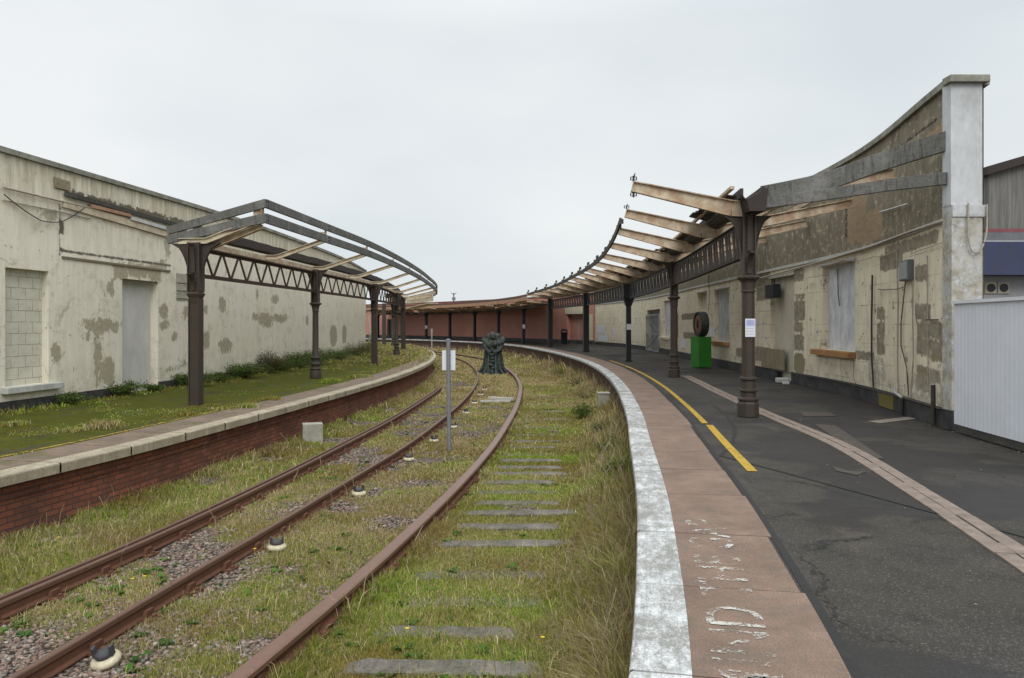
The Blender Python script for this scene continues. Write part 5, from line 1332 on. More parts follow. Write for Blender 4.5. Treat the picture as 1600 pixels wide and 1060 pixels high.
rail(R3, .5, R3.s_of_y(68.5), ZR+.02, .070, 'broad rusty rail in the foreground, bordering the grassy sleepers', M['railtop'], (.4,.9), far=True, web=.02)
# fishplate gap marks on the broad rail
m = MB(); s = R3.s_of_y(7.05); m.hexa([R3.pt(s,-.062,ZR-.03),R3.pt(s,.062,ZR-.03),R3.pt(s+.012,.062,ZR-.03),R3.pt(s+.012,-.062,ZR-.03),R3.pt(s,-.062,ZR+.017),R3.pt(s,.062,ZR+.017),R3.pt(s+.012,.062,ZR+.017),R3.pt(s+.012,-.062,ZR+.017)])
tag(m.build('rail_joint', M['fascia_rust']), 'orange rusty joint across the broad foreground rail', 'rail joint')
for k, yy in enumerate((7.05, 15.5)):
    s0_ = R3.s_of_y(yy); m = MB()
    m.bar(R3.pt(s0_-.24, .045, ZR-.055), R3.pt(s0_+.24, .045, ZR-.055), .022, .065)
    for q in (-.18,-.07,.07,.18): m.tube([R3.pt(s0_+q, .05, ZR-.055), R3.pt(s0_+q, .078, ZR-.055)], .017, 6, smooth=False)
    tag(m.build('fishplate', M['rail']), ('bolted rusty fishplate on the nearer joint of the broad rail', 'bolted rusty fishplate farther along the broad rail')[k], 'fishplate')
def sleeper_mesh(seed):
    r = np.random.default_rng(seed); m = MB(); n = 10; rows = []
    for k in range(n+1):
        x = k/n; j = r.uniform(-.008, .008, 4); e = .02 if k in (0, n) else 0
        rows.append([(x, -.115+j[0]+e, -.10), (x, -.115+j[0]+e, -.012-e), (x, -.10+j[0]+e, j[1]*.6-e), (x, .10+j[2]-e, j[3]*.6-e), (x, .115+j[2]-e, -.012-e), (x, .115+j[2]-e, -.10)])
    m.grid(rows); m.face(rows[0]); m.face(rows[-1][::-1]); return m
protos = []
for i, (y, x0, x1) in enumerate(SLEEP):
    lab = {0: 'longest grey sleeper at the bottom edge of the photo, lying in bright grass', 1: 'partly buried grey sleeper, second from the bottom of the photo', 2: 'sleeper almost lost in dry grass, third from the bottom of the photo'}.get(i, 'weathered grey timber sleeper mostly sunk in grass right of the broad rail')
    m = sleeper_mesh(i % 4); m.v = [(x*(x1-x0), yy, z) for x, yy, z in m.v]
    z = bed_z(np.array([(x0+x1)/2]), np.array([y]))[0] + .010 + .030*SHOW[i]
    m.v = [(x, yy, zz) for x, yy, zz in m.v]; o = m.build('sleeper', M['sleeper']); o.location = (x0, y, z); o.rotation_euler = (0, R(random.uniform(-.4,.4)), R([-2.5,-1,0,1][i] if i < 4 else random.uniform(-1.2,1.2)))
    tag(o, lab, 'sleeper', 'sleepers sunk in the grass')
# insulator pots
INS = [(167,1030,.0),(432.5,855,.3),(560.5,771,.6),(638.6,716,.2),(678,689,.9),(707.6,667,.4),(728,645,1.2),(741.5,630,.1),(751,617,.5),(757,608,.7)]
ilab = ['cream insulator pot with a tilted iron cap, nearest the camera at bottom left','cream insulator pot with an upturned iron clip, second from the camera','cream insulator pot in short grass, third from the camera','cream insulator pot, fourth from the camera, left of the sign pole']
def insulator():
    root = thing('insulator_pot', ilab[0], 'insulator', (0,0,0), 'cream insulator pots along the middle rail')
    m = MB(); m.lathe([(.062,-.03),(.070,.0),(.088,.012),(.092,.03),(.080,.048),(.055,.055)], n=18); m.build('porcelain_base', M['insul'], root, True)
    m = MB(); m.lathe([(.052,.056),(.056,.07),(.05,.088),(.02,.092)], n=16); 
    for sx in (-1, 1): m.box((sx*.055-.008,-.02,.06),(sx*.055+.008,.02,.125))
    m.build('iron_cap', M['insul_d'], root, True); return root
ins0 = insulator()
for i, (px, py, rz) in enumerate(INS):
    o = ins0 if i == 0 else copy_tree(ins0)
    x, y, z = pick(px, py, ZG+.045); z = bed_z(np.array([x]), np.array([y]))[0]+.012; s = 1.2
    o.location = (x, y, z); o.rotation_euler = (R(14 if i == 0 else 3), R(-8 if i == 0 else 0), rz); o.scale = (s, s, s)
    o['label'] = ilab[i] if i < 4 else 'small cream insulator pot in the grass beside or beyond the sign pole'
# fallen planks
def plank(px0, py0, px1, py1, w, h, name, label, mat, up=.0, extra=0):
    a = np.array(pick(px0, py0, ZG+.08)); b = np.array(pick(px1, py1, ZG+.08)); a[2] += up; m = MB(); m.bar(a, b, w, h)
    return tag(m.build(name, mat), label, 'plank')
plank(764,622,803,624,.16,.08,'fallen_plank','thick pale plank lying across the track, farther of the two',M['white_plank'])
plank(750,628,797,627,.10,.06,'fallen_plank','thin pale plank lying across the track, nearer of the two',M['white_plank'],.02)
# sign pole
sp = thing('sign_post', 'grey metal pole with a white rectangular sign standing between the rails', 'sign', pick(702,706,ZG)); 
x, y, z = pick(702, 706, ZG)
m = MB(); m.tube([(x, y, z-.1), (x-.02, y, zat(532, y))], .042, 12); m.build('pole', M['pole'], sp)
m = MB(); m.lathe([(.046,0),(.046,.02),(.02,.03)], (x-.02, y, zat(532,y)), 12); m.build('pole_cap', M['pole'], sp)
m = MB(); m.box(((690.5-800)*y/F, y+.046, zat(579,y)), ((711.3-800)*y/F, y+.058, zat(548,y))); bevel(m.build('sign_plate', M['signwhite'], sp), .003)
m = MB(); m.box((x-.06, y+.0, zat(556,y)), (x+.03, y+.045, zat(554.5,y))); m.box((x-.06, y+.0, zat(573,y)), (x+.03, y+.045, zat(571.5,y))); m.build('clip', M['pole'], sp)
# thin far post
m = MB(); xf, yf = (674.7-800)*58/F, 58.0; m.tube([(xf, yf, ZG), (xf, yf, zat(514, yf))], .045, 8); m.tube([(xf-.0, yf, zat(521,yf)), (xf, yf, zat(514,yf)+.0)], .07, 8); tag(m.build('marker_post', M['greybox2']), 'thin pale marker post in the far grass below the red brick wall', 'post')
# leaning pole on the left platform
pl = Curve([(0,0),(.3,1.2),(.9,2.1)], step=.1)
m = MB(); y = 49.0; a = np.array((((574.5-800)*y/F), y, zat(541,y))); b = np.array(((581-800)*y/F, y-.3, zat(521,y))); c_ = np.array(((575-800)*y/F, y, zat(494,y)))
m.bar(a, b, .06, .12); m.bar(b, c_, .05, .06); tag(m.build('leaning_pole', M['white_plank']), 'bent white pole leaning against the end of the left wall', 'pole')
# antenna mast beyond the roof
am = thing('lamp_mast', 'twin-armed lamp mast rising above the brick building roof', 'lamp mast', ((709-800)*120/F, 120, 0))
y = 120.0; x = (709-800)*y/F
m = MB(); m.tube([(x, y, -1), (x, y, zat(458, y))], .10, 8); m.tube([(x, y, zat(469,y)), (x, y, zat(465,y))], .28, 8); m.build('mast', M['pole'], am)
for sx in (-1, 1):
    m = MB(); m.bar((x, y, zat(461,y)), (x+sx*.42, y, zat(457.8,y)), .1, .10); m.build('lamp_arm', M['pole'], am)
m = MB(); m.bar((x-.4, y, zat(472,y)), (x+.4, y, zat(472,y)), .06, .06); m.build('cross_bar', M['pole'], am)
m = MB()
# concrete block and box
x, y, z = pick(487, 693, ZG); o = MB(); o.box((-.20,-.16,-.05),(.22,.16,.42)); o.box((-.205,-.165,-.05),(-.02,-.15,.30)); q = bevel(o.build('concrete_block', M['concrete']), .012); q.location = (x-.02, y+.1, z); q.rotation_euler = (0,0,R(18)); tag(q, 'pale concrete block standing against the red brick platform wall', 'concrete block')
o = MB(); o.box((-.16,-.16,-.1),(.16,.16,.42)); o.box((-.18,-.18,.42),(.18,.18,.46)); q = bevel(o.build('concrete_post', M['concrete']), .01); s_ = RE.s_of_y(21.8); p = RE.pt(s_, -.30, ZG); q.location = (p[0], p[1], ZG+.18); tag(q, 'small grey concrete post among weeds under the right platform edge', 'post')
# plinth with round sculpture
x, y, z = pick(1099, 575, 0.0)
gp = thing('display_plinth', 'bright green box plinth standing on the right platform by the wall', 'plinth', (x, y+.35, 0), rz=R(20))
m = MB(); m.box((-.27,-.27,.012),(.27,.27,1.12)); bevel(m.build('plinth_box', M['green'], gp, True), .004); m = MB(); m.box((-.272,-.272,1.123),(.272,.272,1.138)); m.build('plinth_lid', M['green'], gp, True)
rs = thing('round_sculpture', 'upright dark ring with a copper coloured disc on the green plinth', 'sculpture', (x, y+.35, 1.138), rz=R(-83))
m = MB(); rows = []
for k in range(33):
    a = 2*math.pi*k/32; ca, sa = math.cos(a), math.sin(a)
    rows.append([(ca*r, w, .47+sa*r) for r, w in ((.36,-.10),(.40,-.145),(.455,-.145),(.465,-.10),(.465,.10),(.455,.145),(.40,.145),(.36,.10))])
m.grid(rows, close_u=True, smooth=True); m.build('outer_ring', M['tyre'], rs, True)
m = MB(); m.lathe([(.02,-.105),(.10,-.125),(.2,-.10),(.34,-.115),(.37,-.09),(.37,.09),(.2,.10),(.02,.11)], n=32); m.v = [(a, c, b+.47) for a, b, c in m.v]; m.build('copper_disc', M['copper'], rs, True)
m = MB(); m.lathe([(.02,0),(.09,0),(.11,.02),(.06,.05),(.01,.05)], n=12); m.v = [(a*.7, -.125-c, b*1.6+.47) for a, b, c in m.v]; m.build('centre_boss', M['tyre'], rs, True)
m = MB(); m.box((-.12,-.10,.002),(.12,.10,.05)); m.build('foot', M['tyre'], rs, True)
# litter bin
bn = thing('litter_bin', 'black litter bin standing against the red brick wall', 'bin', (4.25, 62.5, 0))
m = MB(); m.lathe([(.24,0),(.25,.05),(.27,.85),(.29,.87),(.29,.95)], n=16); m.build('bin_body', M['black'], bn, True)
m = MB(); m.lathe([(.29,1.05),(.28,1.15),(.12,1.24),(.02,1.25)], n=16); m.build('bin_hood', M['black'], bn, True)
m = MB()
for k in range(4):
    a = k*math.pi/2+.4; m.box((.27*math.cos(a)-.02,.27*math.sin(a)-.02,.94),(.27*math.cos(a)+.02,.27*math.sin(a)+.02,1.06))
m.build('hood_post', M['black'], bn, True)
# notices on the columns
def notice(i, zc, w, h, label, cols, detail=False):
    q = rc[i]; t = RCv.tan(RCs[i]); r_ = {0:.112,1:.112,2:.105,3:.16,4:.16}.get(i, .125)
    rt = thing('paper_notice', label, 'notice', (q[0], q[1]-r_-.008, zc-h/2))
    x0 = q[0]-w/2; y = q[1]-r_-.012
    m = MB(); m.box((x0, y, zc-h/2), (x0+w, y+.004, zc+h/2)); m.build('sheet', M['paper'], rt)
    if detail:
        m = MB(); m.box((x0+w*.10, y-.0015, zc+h*.10), (x0+w*.93, y-.0003, zc+h*.43)); m.build('printed_block', M['paper_blue'], rt)
        m = MB(); g = MB()
        for k in range(3):
            z = zc-h*(.02+.155*k); m.box((x0+w*.08, y-.0015, z-h*.04), (x0+w*.30, y-.0003, z+h*.02)); g.box((x0+w*.36, y-.0015, z-h*.02), (x0+w*.88, y-.0003, z-h*.005))
        for k in range(4): g.box((x0+w*.16, y-.0025, zc+h*(.16+.07*k)), (x0+w*(.85-.1*(k%2)), y-.0017, zc+h*(.175+.07*k)))
        m.build('printed_symbols', M['paper_yellow'], rt); g.build('printed_lines', M['paper_grey'], rt)
y = 13.25; notice(0, zat(512.5,y), .175, .315, 'white notice with blue heading taped to the nearest right column', None, True)
notice(2, zat(511,33), .20, .25, 'small white notice on the dark column with the broad box head', None)
notice(5, zat(510.5,62), .22, .32, 'small white notice on the dark column at the end of the timber fascia', None)
notice(9, zat(511.5,84.6), .24, .36, 'tiny pale notice on the dark column far left on the curved platform', None)
# white papers on the far cream wall
def wall_paper(px0, py0, px1, py1, label):
    r = rect(RW, px0, py0, px1, py1); tag(wbox(RW, 1, r[0], r[1], .004, .012, r[2], r[3]).build('wall_poster', M['signwhite']), label, 'poster')
wall_paper(933,509,945,521,'large white sheet on the far end of the cream wall'); wall_paper(935,523,949,533,'lower white sheet near the far end of the cream wall'); wall_paper(957,512,961,522,'small white sheet right of the large one on the cream wall'); wall_paper(1109,512,1117,526,'white sheet on the wall behind the green plinth'); wall_paper(1064,530,1071,543,'white sheet low on the wall left of the green plinth')

# bronze figure-like sculpture standing on the track: a draped cone crowned with rounded forms
def bronze():
    x, y, z = pick(770, 585, ZG); z = ZG-.02; root = thing('bronze_sculpture', 'dark bronze draped sculpture crowned with clustered rounded heads, standing on the track', 'sculpture', (x, y+.4, z))
    m = MB(); n = 96; rows = []
    prof = [(.74,0),(.66,.10),(.60,.25),(.56,.5),(.52,.75),(.49,1.0),(.47,1.2),(.46,1.38),(.44,1.55),(.40,1.68),(.30,1.78),(.10,1.82)]
    for r, h in prof:
        row = []; k1 = max(0, 1-h/1.3)
        for k in range(n):
            a = 2*math.pi*k/n; f = 1 + (.05+.04*k1)*math.sin(9*a+.6*math.sin(h*3)) + .035*math.sin(17*a+h*2) + .05*math.sin(3*a+h)
            row.append((r*f*math.cos(a)*.92, r*f*math.sin(a)*.78, h))
        rows.append(row)
    parts = MB(); parts.grid(rows, close_u=True); parts.face(rows[-1]); parts.face(rows[0][::-1])
    def blob(cx, cy, cz, r, sz=1.15, lean=0.0):
        rows = []
        for i in range(13):
            th = math.pi*i/12; row = []
            for k in range(18):
                a = 2*math.pi*k/18; front = max(0, math.cos(a+math.pi/2))
                f = 1 + .20*front**6*math.exp(-((th-1.8)/.25)**2) + .07*front**2*math.exp(-((th-1.35)/.18)**2) - .07*front*(1.45 < th < 1.65) + .05*math.sin(3*a+cx*9)
                rr = max(.004, r*math.sin(th)*f*(1-.22*max(0, th-1.9))); row.append((cx+rr*math.cos(a)+lean*r*math.cos(th), cy+rr*math.sin(a), cz+r*sz*math.cos(th)))
            rows.append(row)
        parts.grid(rows, close_u=True); parts.face(rows[0]); parts.face(rows[-1][::-1])
    for (a, b, c, r, l) in ((-.20,-.05,1.90,.19,.2),(.0,-.12,1.95,.20,-.2),(.20,-.02,1.90,.19,.25),(-.46,-.1,1.74,.13,-.3),(.47,-.14,1.70,.19,.3),(.12,-.34,1.56,.16,.1),(-.20,-.32,1.48,.16,-.2),(-.02,.16,1.88,.2,0),(-.34,-.16,1.62,.16,.2),(.30,-.2,1.6,.17,0)):
        blob(a, b, c, r, 1.25, l)
    for (p, q, s_, r) in (((-.44,-.12,1.60),(-.46,-.34,1.30),(-.10,-.46,1.13),.12),((.46,-.12,1.50),(.44,-.36,1.22),(.02,-.48,1.16),.12),((.30,-.3,1.42),(.22,-.46,1.16),(-.05,-.50,1.0),.08),((-.3,-.3,1.36),(-.30,-.48,1.1),(.0,-.50,.96),.07),((-.1,-.36,1.36),(.0,-.5,1.2),(.22,-.46,1.06),.06)):
        cv = [np.array(p)*(1-t)**2+2*np.array(q)*t*(1-t)+np.array(s_)*t*t for t in np.linspace(0,1,9)]
        parts.tube(cv, r, 10, rr=[r*(1.1-.5*k/8) for k in range(9)])
    for k in range(6): parts.lathe([(.01,-.10),(.10,-.05),(.12,0),(.09,.05),(.01,.10)], (-.03+.05*math.sin(k*2.3), -.42-.025*(5-k), .16+.17*k), 10)
    for k in range(10): # folds that trail on the ground
        a = 2*math.pi*k/10+.3; parts.tube([(math.cos(a)*.50, math.sin(a)*.42, .75), (math.cos(a)*.60, math.sin(a)*.52, .3), (math.cos(a)*(.80+.08*(k%3)), math.sin(a)*.66, .0)], .05, 8, rr=[.03,.06,.09])
    o = parts.build('draped_figures', M['bronze'], root, True)
    rm = o.modifiers.new('remesh', 'REMESH'); rm.mode = 'VOXEL'; rm.voxel_size = .022; rm.use_smooth_shade = True
    smo = o.modifiers.new('smooth', 'SMOOTH'); smo.iterations = 5; smo.factor = .6
    tx = bpy.data.textures.new('cast_surface', 'CLOUDS'); tx.noise_scale = .09; dp = o.modifiers.new('displace', 'DISPLACE'); dp.texture = tx; dp.strength = .05; dp.mid_level = .5
    for xx in (-.22, .14):
        q_ = MB(); q_.tube([(xx,-.44,1.0),(xx*1.05,-.50,.55),(xx*1.1,-.62,.02)], .022, 6); q_.build('robe_edge', M['verdigris'], root, True)
bronze()
# ================================================================== vegetation
def mesh_np(name, V, Fc, col, mat, kind=None, nv=3):
    me = bpy.data.meshes.new(name); me.vertices.add(len(V)); me.vertices.foreach_set('co', np.ascontiguousarray(V, dtype=np.float32).ravel())
    nf = len(Fc); k = Fc.shape[1]; me.loops.add(nf*k); me.loops.foreach_set('vertex_index', np.ascontiguousarray(Fc, dtype=np.int32).ravel())
    me.polygons.add(nf); me.polygons.foreach_set('loop_start', np.arange(0, nf*k, k, dtype=np.int32)); me.update(calc_edges=True)
    ca = me.color_attributes.new('Col', 'FLOAT_COLOR', 'POINT'); ca.data.foreach_set('color', np.c_[col, np.ones(len(col))].astype(np.float32).ravel())
    me.materials.append(mat); o = bpy.data.objects.new(name, me); C.objects.link(o); return o
def leafy(name):
    t = NT(name, .75, .15); a = t.n.new('ShaderNodeAttribute'); a.attribute_name = 'Col'
    df = t.n.new('ShaderNodeBsdfTranslucent'); ms = t.n.new('ShaderNodeMixShader'); t.base(a.outputs['Color']); t.link(a.outputs['Color'], df.inputs[0]); ms.inputs[0].default_value = .3
    t.link(t.b.outputs[0], ms.inputs[1]); t.link(df.outputs[0], ms.inputs[2]); t.link(ms.outputs[0], t.n['Material Output'].inputs[0]); return t.m
M['grass'] = leafy('grass_blades')
GREEN = np.array([(.18,.205,.032),(.25,.265,.04),(.13,.17,.03),(.31,.29,.06),(.20,.215,.05)])
DRY = np.array([(.40,.33,.18),(.48,.40,.23),(.32,.24,.13),(.25,.17,.10),(.38,.33,.13)])
def blades(x, y, z, h, w, dryp, r, lean=.5, kink=True):
    """curved blade of three faces: returns V, F, colours"""
    n = len(x); a = r.uniform(0, 2*np.pi, n); l = r.uniform(.15, 1.0, n)*lean; f = r.uniform(0, 2*np.pi, n)
    dx, dy = np.cos(a)*l*h, np.sin(a)*l*h; wx, wy = np.cos(f)*w/2, np.sin(f)*w/2
    b0 = np.stack([x-wx, y-wy, z-.01], 1); b1 = np.stack([x+wx, y+wy, z-.01], 1)
    m0 = np.stack([x+dx*.35-wx*.8, y+dy*.35-wy*.8, z+h*.55], 1); m1 = np.stack([x+dx*.35+wx*.8, y+dy*.35+wy*.8, z+h*.55], 1)
    tp = np.stack([x+dx, y+dy, z+h*(.95-.35*l)], 1)
    V = np.stack([b0, b1, m1, m0, tp], 1).reshape(-1, 3); i = np.arange(n)[:,None]*5
    Fc = np.concatenate([i+np.array([[0,1,2]]), i+np.array([[0,2,3]]), i+np.array([[3,2,4]])], 0)
    isd = r.random(n) < dryp; c = np.where(isd[:,None], DRY[r.integers(0, len(DRY), n)], GREEN[r.integers(0, len(GREEN), n)]) * r.uniform(.75, 1.25, n)[:,None]
    lush = np.clip((fbm(x*1.1, y*1.1, 121, 3)-.5)*5, -1, 1)[:,None]; g_ = ~isd[:,None]
    c = np.where(g_, c*np.where(lush > 0, 1+lush*np.array((.0,.28,-.15)), 1+lush*np.array((-.10,.18,.0))), c*(1+.15*lush))
    cc = np.repeat(np.clip(c, 0, 1), 5, 0); return V, Fc, cc
def scatter(n, y0, y1, r, pw=1.6):
    # more plants where they show largest
    u = r.random(n); k = 1-pw; y = (y0**k + u*(y1**k-y0**k))**(1/k); le = LE.x_of_y(y); re = RE.x_of_y(y); x = le + (re-le)*r.random(n)
    ok = np.abs(x) < y*.70+.6; return x[ok], y[ok]
def occluded(x, y):
    """on top of a sleeper that shows clear"""
    m = np.zeros(len(x), bool)
    for i, (sy, x0, x1) in enumerate(SLEEP):
        g = (np.abs(y-sy) < .10) & (x > x0+.15) & (x < x1-.02); cover_ = fbm(x*2.3+i*7, y*0+i*3.1, 91, 3); m |= g & (rng.random(len(x)) < np.clip(SHOW[i]*1.2-(cover_-.38)*1.6, 0, .97))
    return m
def grass_field(N, y0, y1, seed, pw, name, wscale=1.0):
    r = np.random.default_rng(seed); x, y = scatter(N, y0, y1, r, pw); cov, h, dry, z4, edge = density(x, y); 
    keep = r.random(len(x)) < cov
    a, b, c = R1.x_of_y(y), R2.x_of_y(y), R3.x_of_y(y)
    keep &= (np.abs(x-c) > .075) & (np.abs(x-b) > .05) & (np.abs(x-a) > .05) & ~occluded(x, y)
    x, y, h, dry, edge = x[keep], y[keep], h[keep], dry[keep], edge[keep]; z = bed_z(x, y)
    hh = h*r.uniform(.45, 1.25, len(x))*(.7+.6*fbm(x*2.2, y*2.2, 31, 3)); w = (.0045+.0007*y)*wscale*r.uniform(.7,1.3,len(x))
    w = np.maximum(w, .003); tall = (r.random(len(x)) < .012+.06*edge); hh = np.where(tall, hh*1.8+.06, hh); dry = np.where(tall, .92, dry)
    dm = .5+.5*np.clip((fbm(x*1.7, y*1.7, 44, 3)-.5)*4, -1, 1); dry = np.clip(dry*.6+dry*dm*.9, 0, 1)
    V, Fc, cc = blades(x, y, z, hh, w, dry, r, 1.0)
    # moss-bright patches in the right-hand track
    return tag(mesh_np(name, V, Fc, cc, M['grass']), kind='stuff')
o = grass_field(470000, 3.6, 13, 1, 1.5, 'grass', .62); tag(o, 'short mixed green and straw coloured grass between and around the rails', 'grass')
o = grass_field(270000, 12.5, 34, 2, 1.8, 'grass', .95); tag(o, 'olive and tan grass farther along the curving tracks', 'grass')
o = grass_field(90000, 33, 84, 3, 2.0, 'grass', 1.3); tag(o, 'far tan grass filling the trackbed beyond the sculpture', 'grass')

# tall dry strip against the right platform
def tall_strip():
    r = np.random.default_rng(9); n = 52000; u = r.random(n); y = (3.4**-.6 + u*(45.0**-.6-3.4**-.6))**(1/-.6); re = RE.x_of_y(y); d = np.abs(r.normal(0, .42, n)); x = re-.06-d
    cl = fbm(x*2.5, y*1.3, 77, 3); k = (r.random(n) < np.clip((cl-.34)*5, .12, 1)) & (d < 1.3); x, y, d = x[k], y[k], d[k]; z = bed_z(x, y)
    h = (.33*np.exp(-(d/.5)**2)+.06)*r.uniform(.4, 1.25, len(x))*(.55+.9*fbm(y*1.1, x, 55, 3)); w = .006+.0007*y
    V, Fc, cc = blades(x, y, z, h, w*r.uniform(.6,1.2,len(x)), np.clip(.36+.9*(fbm(x*2, y*1.5, 66, 3)-.5), .08, .85), r, 1.15)
    tag(mesh_np('long_grass', V, Fc, cc, M['grass']), 'long straggly dry and green grass growing along the foot of the right platform', 'grass', kind='stuff')
tall_strip()
# loose dry stalks
def stalks():
    r = np.random.default_rng(4); m = MB(); 
    for k in range(260):
        if k < 150: y = r.uniform(4.2, 16); x = RE.x_of_y(y) - .1 - abs(r.normal(0, .4)); h = r.uniform(.25, .62)
        else:
            y = r.uniform(5, 20); x = r.uniform(LE.x_of_y(y)+.1, R3.x_of_y(y)+.3); h = r.uniform(.15, .38)
        z = float(bed_z(np.array([x]), np.array([y]))[0]); a = r.uniform(0, 6.28); l = r.uniform(.1, .6)*h
        P = [(x, y, z), (x+math.cos(a)*l*.3, y+math.sin(a)*l*.3, z+h*.6), (x+math.cos(a)*l, y+math.sin(a)*l, z+h)]; m.tube(P, .0025+.0002*y, 3, smooth=False)
    tag(m.build('dry_stalks', mat_plain('dry_stalk', (.25,.20,.13), .9, .3)), 'thin dry stalks standing loose among the grass', 'grass', kind='stuff')
stalks()
# broad-leaved weeds in the ballast
def weeds():
    r = np.random.default_rng(14); Vs = []; Fs = []; Cs = []; nb = 0
    n = 0
    for k in range(900):
        y = 4.6*(26/4.6)**r.random(); le, a, b, c, re = lane(np.array([y])); x = r.uniform(le[0]+.05, re[0]-.1)
        if fbm(np.array([x*1.5]), np.array([y*1.5]), 90, 3)[0] < .5: continue
        if min(abs(x-a[0]), abs(x-b[0]), abs(x-c[0])) < .12: continue
        z = bed_z(np.array([x]), np.array([y]))[0]; nl = r.integers(5, 11); col = np.array([(.065,.135,.022),(.09,.16,.03),(.05,.10,.022)][r.integers(0,3)])*r.uniform(.8,1.3); s = r.uniform(.035, .085)
        for j in range(nl):
            an = r.uniform(0, 6.28); L = s*r.uniform(.6,1.3); W = L*.32; d = np.array((math.cos(an), math.sin(an), 0)); sd = np.array((-d[1], d[0], 0)); p = np.array((x, y, z)); u = np.array((0,0,1))
            v = [p, p+d*L*.5+sd*W+u*L*.45, p+d*L+u*L*.35, p+d*L*.5-sd*W+u*L*.45]; Vs += v; Fs.append([nb, nb+1, nb+2, nb+3]); nb += 4; Cs += [col*r.uniform(.85,1.15)]*4
    tag(mesh_np('ground_weeds', np.array(Vs), np.array(Fs), np.array(Cs), M['grass']), 'small bright green broad-leaved weeds dotted over the ballast', 'weeds', kind='stuff')
weeds()
def flowers():
    m = MB(); 
    for px, py in ((207,907),(226,903),(92,842),(884,985),(848,999),(636,985),(398,860)):
        x, y, z = pick(px, py, ZG+.06); 
        for k in range(7):
            a = k*.9; m.face([(x,y,z+.015),(x+.016*math.cos(a),y+.016*math.sin(a),z+.02),(x+.02*math.cos(a+.4),y+.02*math.sin(a+.4),z+.018),(x+.016*math.cos(a+.8),y+.016*math.sin(a+.8),z+.02)])
        m.tube([(x,y,z-.06),(x,y,z+.014)], .002, 4)
    tag(m.build('yellow_flowers', mat_plain('yellow_petals', (.62,.44,.02), .6, .1)), 'tiny yellow flowers scattered among the grass between rails', 'flowers', kind='stuff')
flowers()
# ballast stones
def stones():
    r = np.random.default_rng(5); n = 60000; x, y = scatter(n, 3.8, 24, r, 1.7); le, a, b, c, re = lane(y); cov, h, dry, z4, edge = density(x, y)
    k = (x < c-.05) | (r.random(len(x)) < .03) ; k &= r.random(len(x)) > cov*.72; k &= (np.abs(x-c) > .10) & (np.abs(x-b) > .06) & (np.abs(x-a) > .06) & ~occluded(x, y)
    k &= ~((x > c) & (x > c+.5)); x, y = x[k], y[k]; z = bed_z(x, y); n = len(x)
    ico = np.array([(0,0,-1),(.72,-.53,-.45),(-.28,-.85,-.45),(-.89,0,-.45),(-.28,.85,-.45),(.72,.53,-.45),(.28,-.85,.45),(-.72,-.53,.45),(-.72,.53,.45),(.28,.85,.45),(.89,0,.45),(0,0,1)])
    fc = np.array([(0,1,2),(1,0,5),(0,2,3),(0,3,4),(0,4,5),(1,5,10),(2,1,6),(3,2,7),(4,3,8),(5,4,9),(1,10,6),(2,6,7),(3,7,8),(4,8,9),(5,9,10),(6,10,11),(7,6,11),(8,7,11),(9,8,11),(10,9,11)])
    s = r.uniform(.008, .024, n)*(1+.02*y); sc = np.stack([s*r.uniform(.6,1.5,n), s*r.uniform(.6,1.2,n), s*r.uniform(.4,.9,n)], 1)
    V = ico[None]*(1+r.uniform(-.42,.30,(n,12,1))); V = V*sc[:,None]; a_ = r.uniform(0,6.28,n); ca, sa = np.cos(a_)[:,None], np.sin(a_)[:,None]
    V = np.stack([V[:,:,0]*ca-V[:,:,1]*sa, V[:,:,0]*sa+V[:,:,1]*ca, V[:,:,2]], 2) + np.stack([x, y, z+s*.25], 1)[:,None]
    Fc = (fc[None]+np.arange(n)[:,None,None]*12).reshape(-1,3)
    pal = np.array([(.27,.19,.155),(.21,.16,.13),(.32,.25,.20),(.16,.125,.10),(.30,.19,.145),(.22,.20,.18),(.38,.32,.27),(.25,.17,.135)]); c_ = pal[r.integers(0,len(pal),n)]*r.uniform(.75,1.2,n)[:,None]
    t = NT('ballast_stone', .9, .2); at = t.n.new('ShaderNodeAttribute'); at.attribute_name = 'Col'; nn = t.noise(t.coord('Object'), 60, 3); t.base(t.mix(t.ramp(nn, [(.3,.6),(.7,0.0)]), at.outputs['Color'], (.05,.042,.035)))
    o = mesh_np('ballast_stones', V.reshape(-1,3), Fc, np.repeat(c_, 12, 0), t.m); tag(o, 'pinkish grey ballast stones showing between the rails', 'ballast', kind='stuff')
stones()

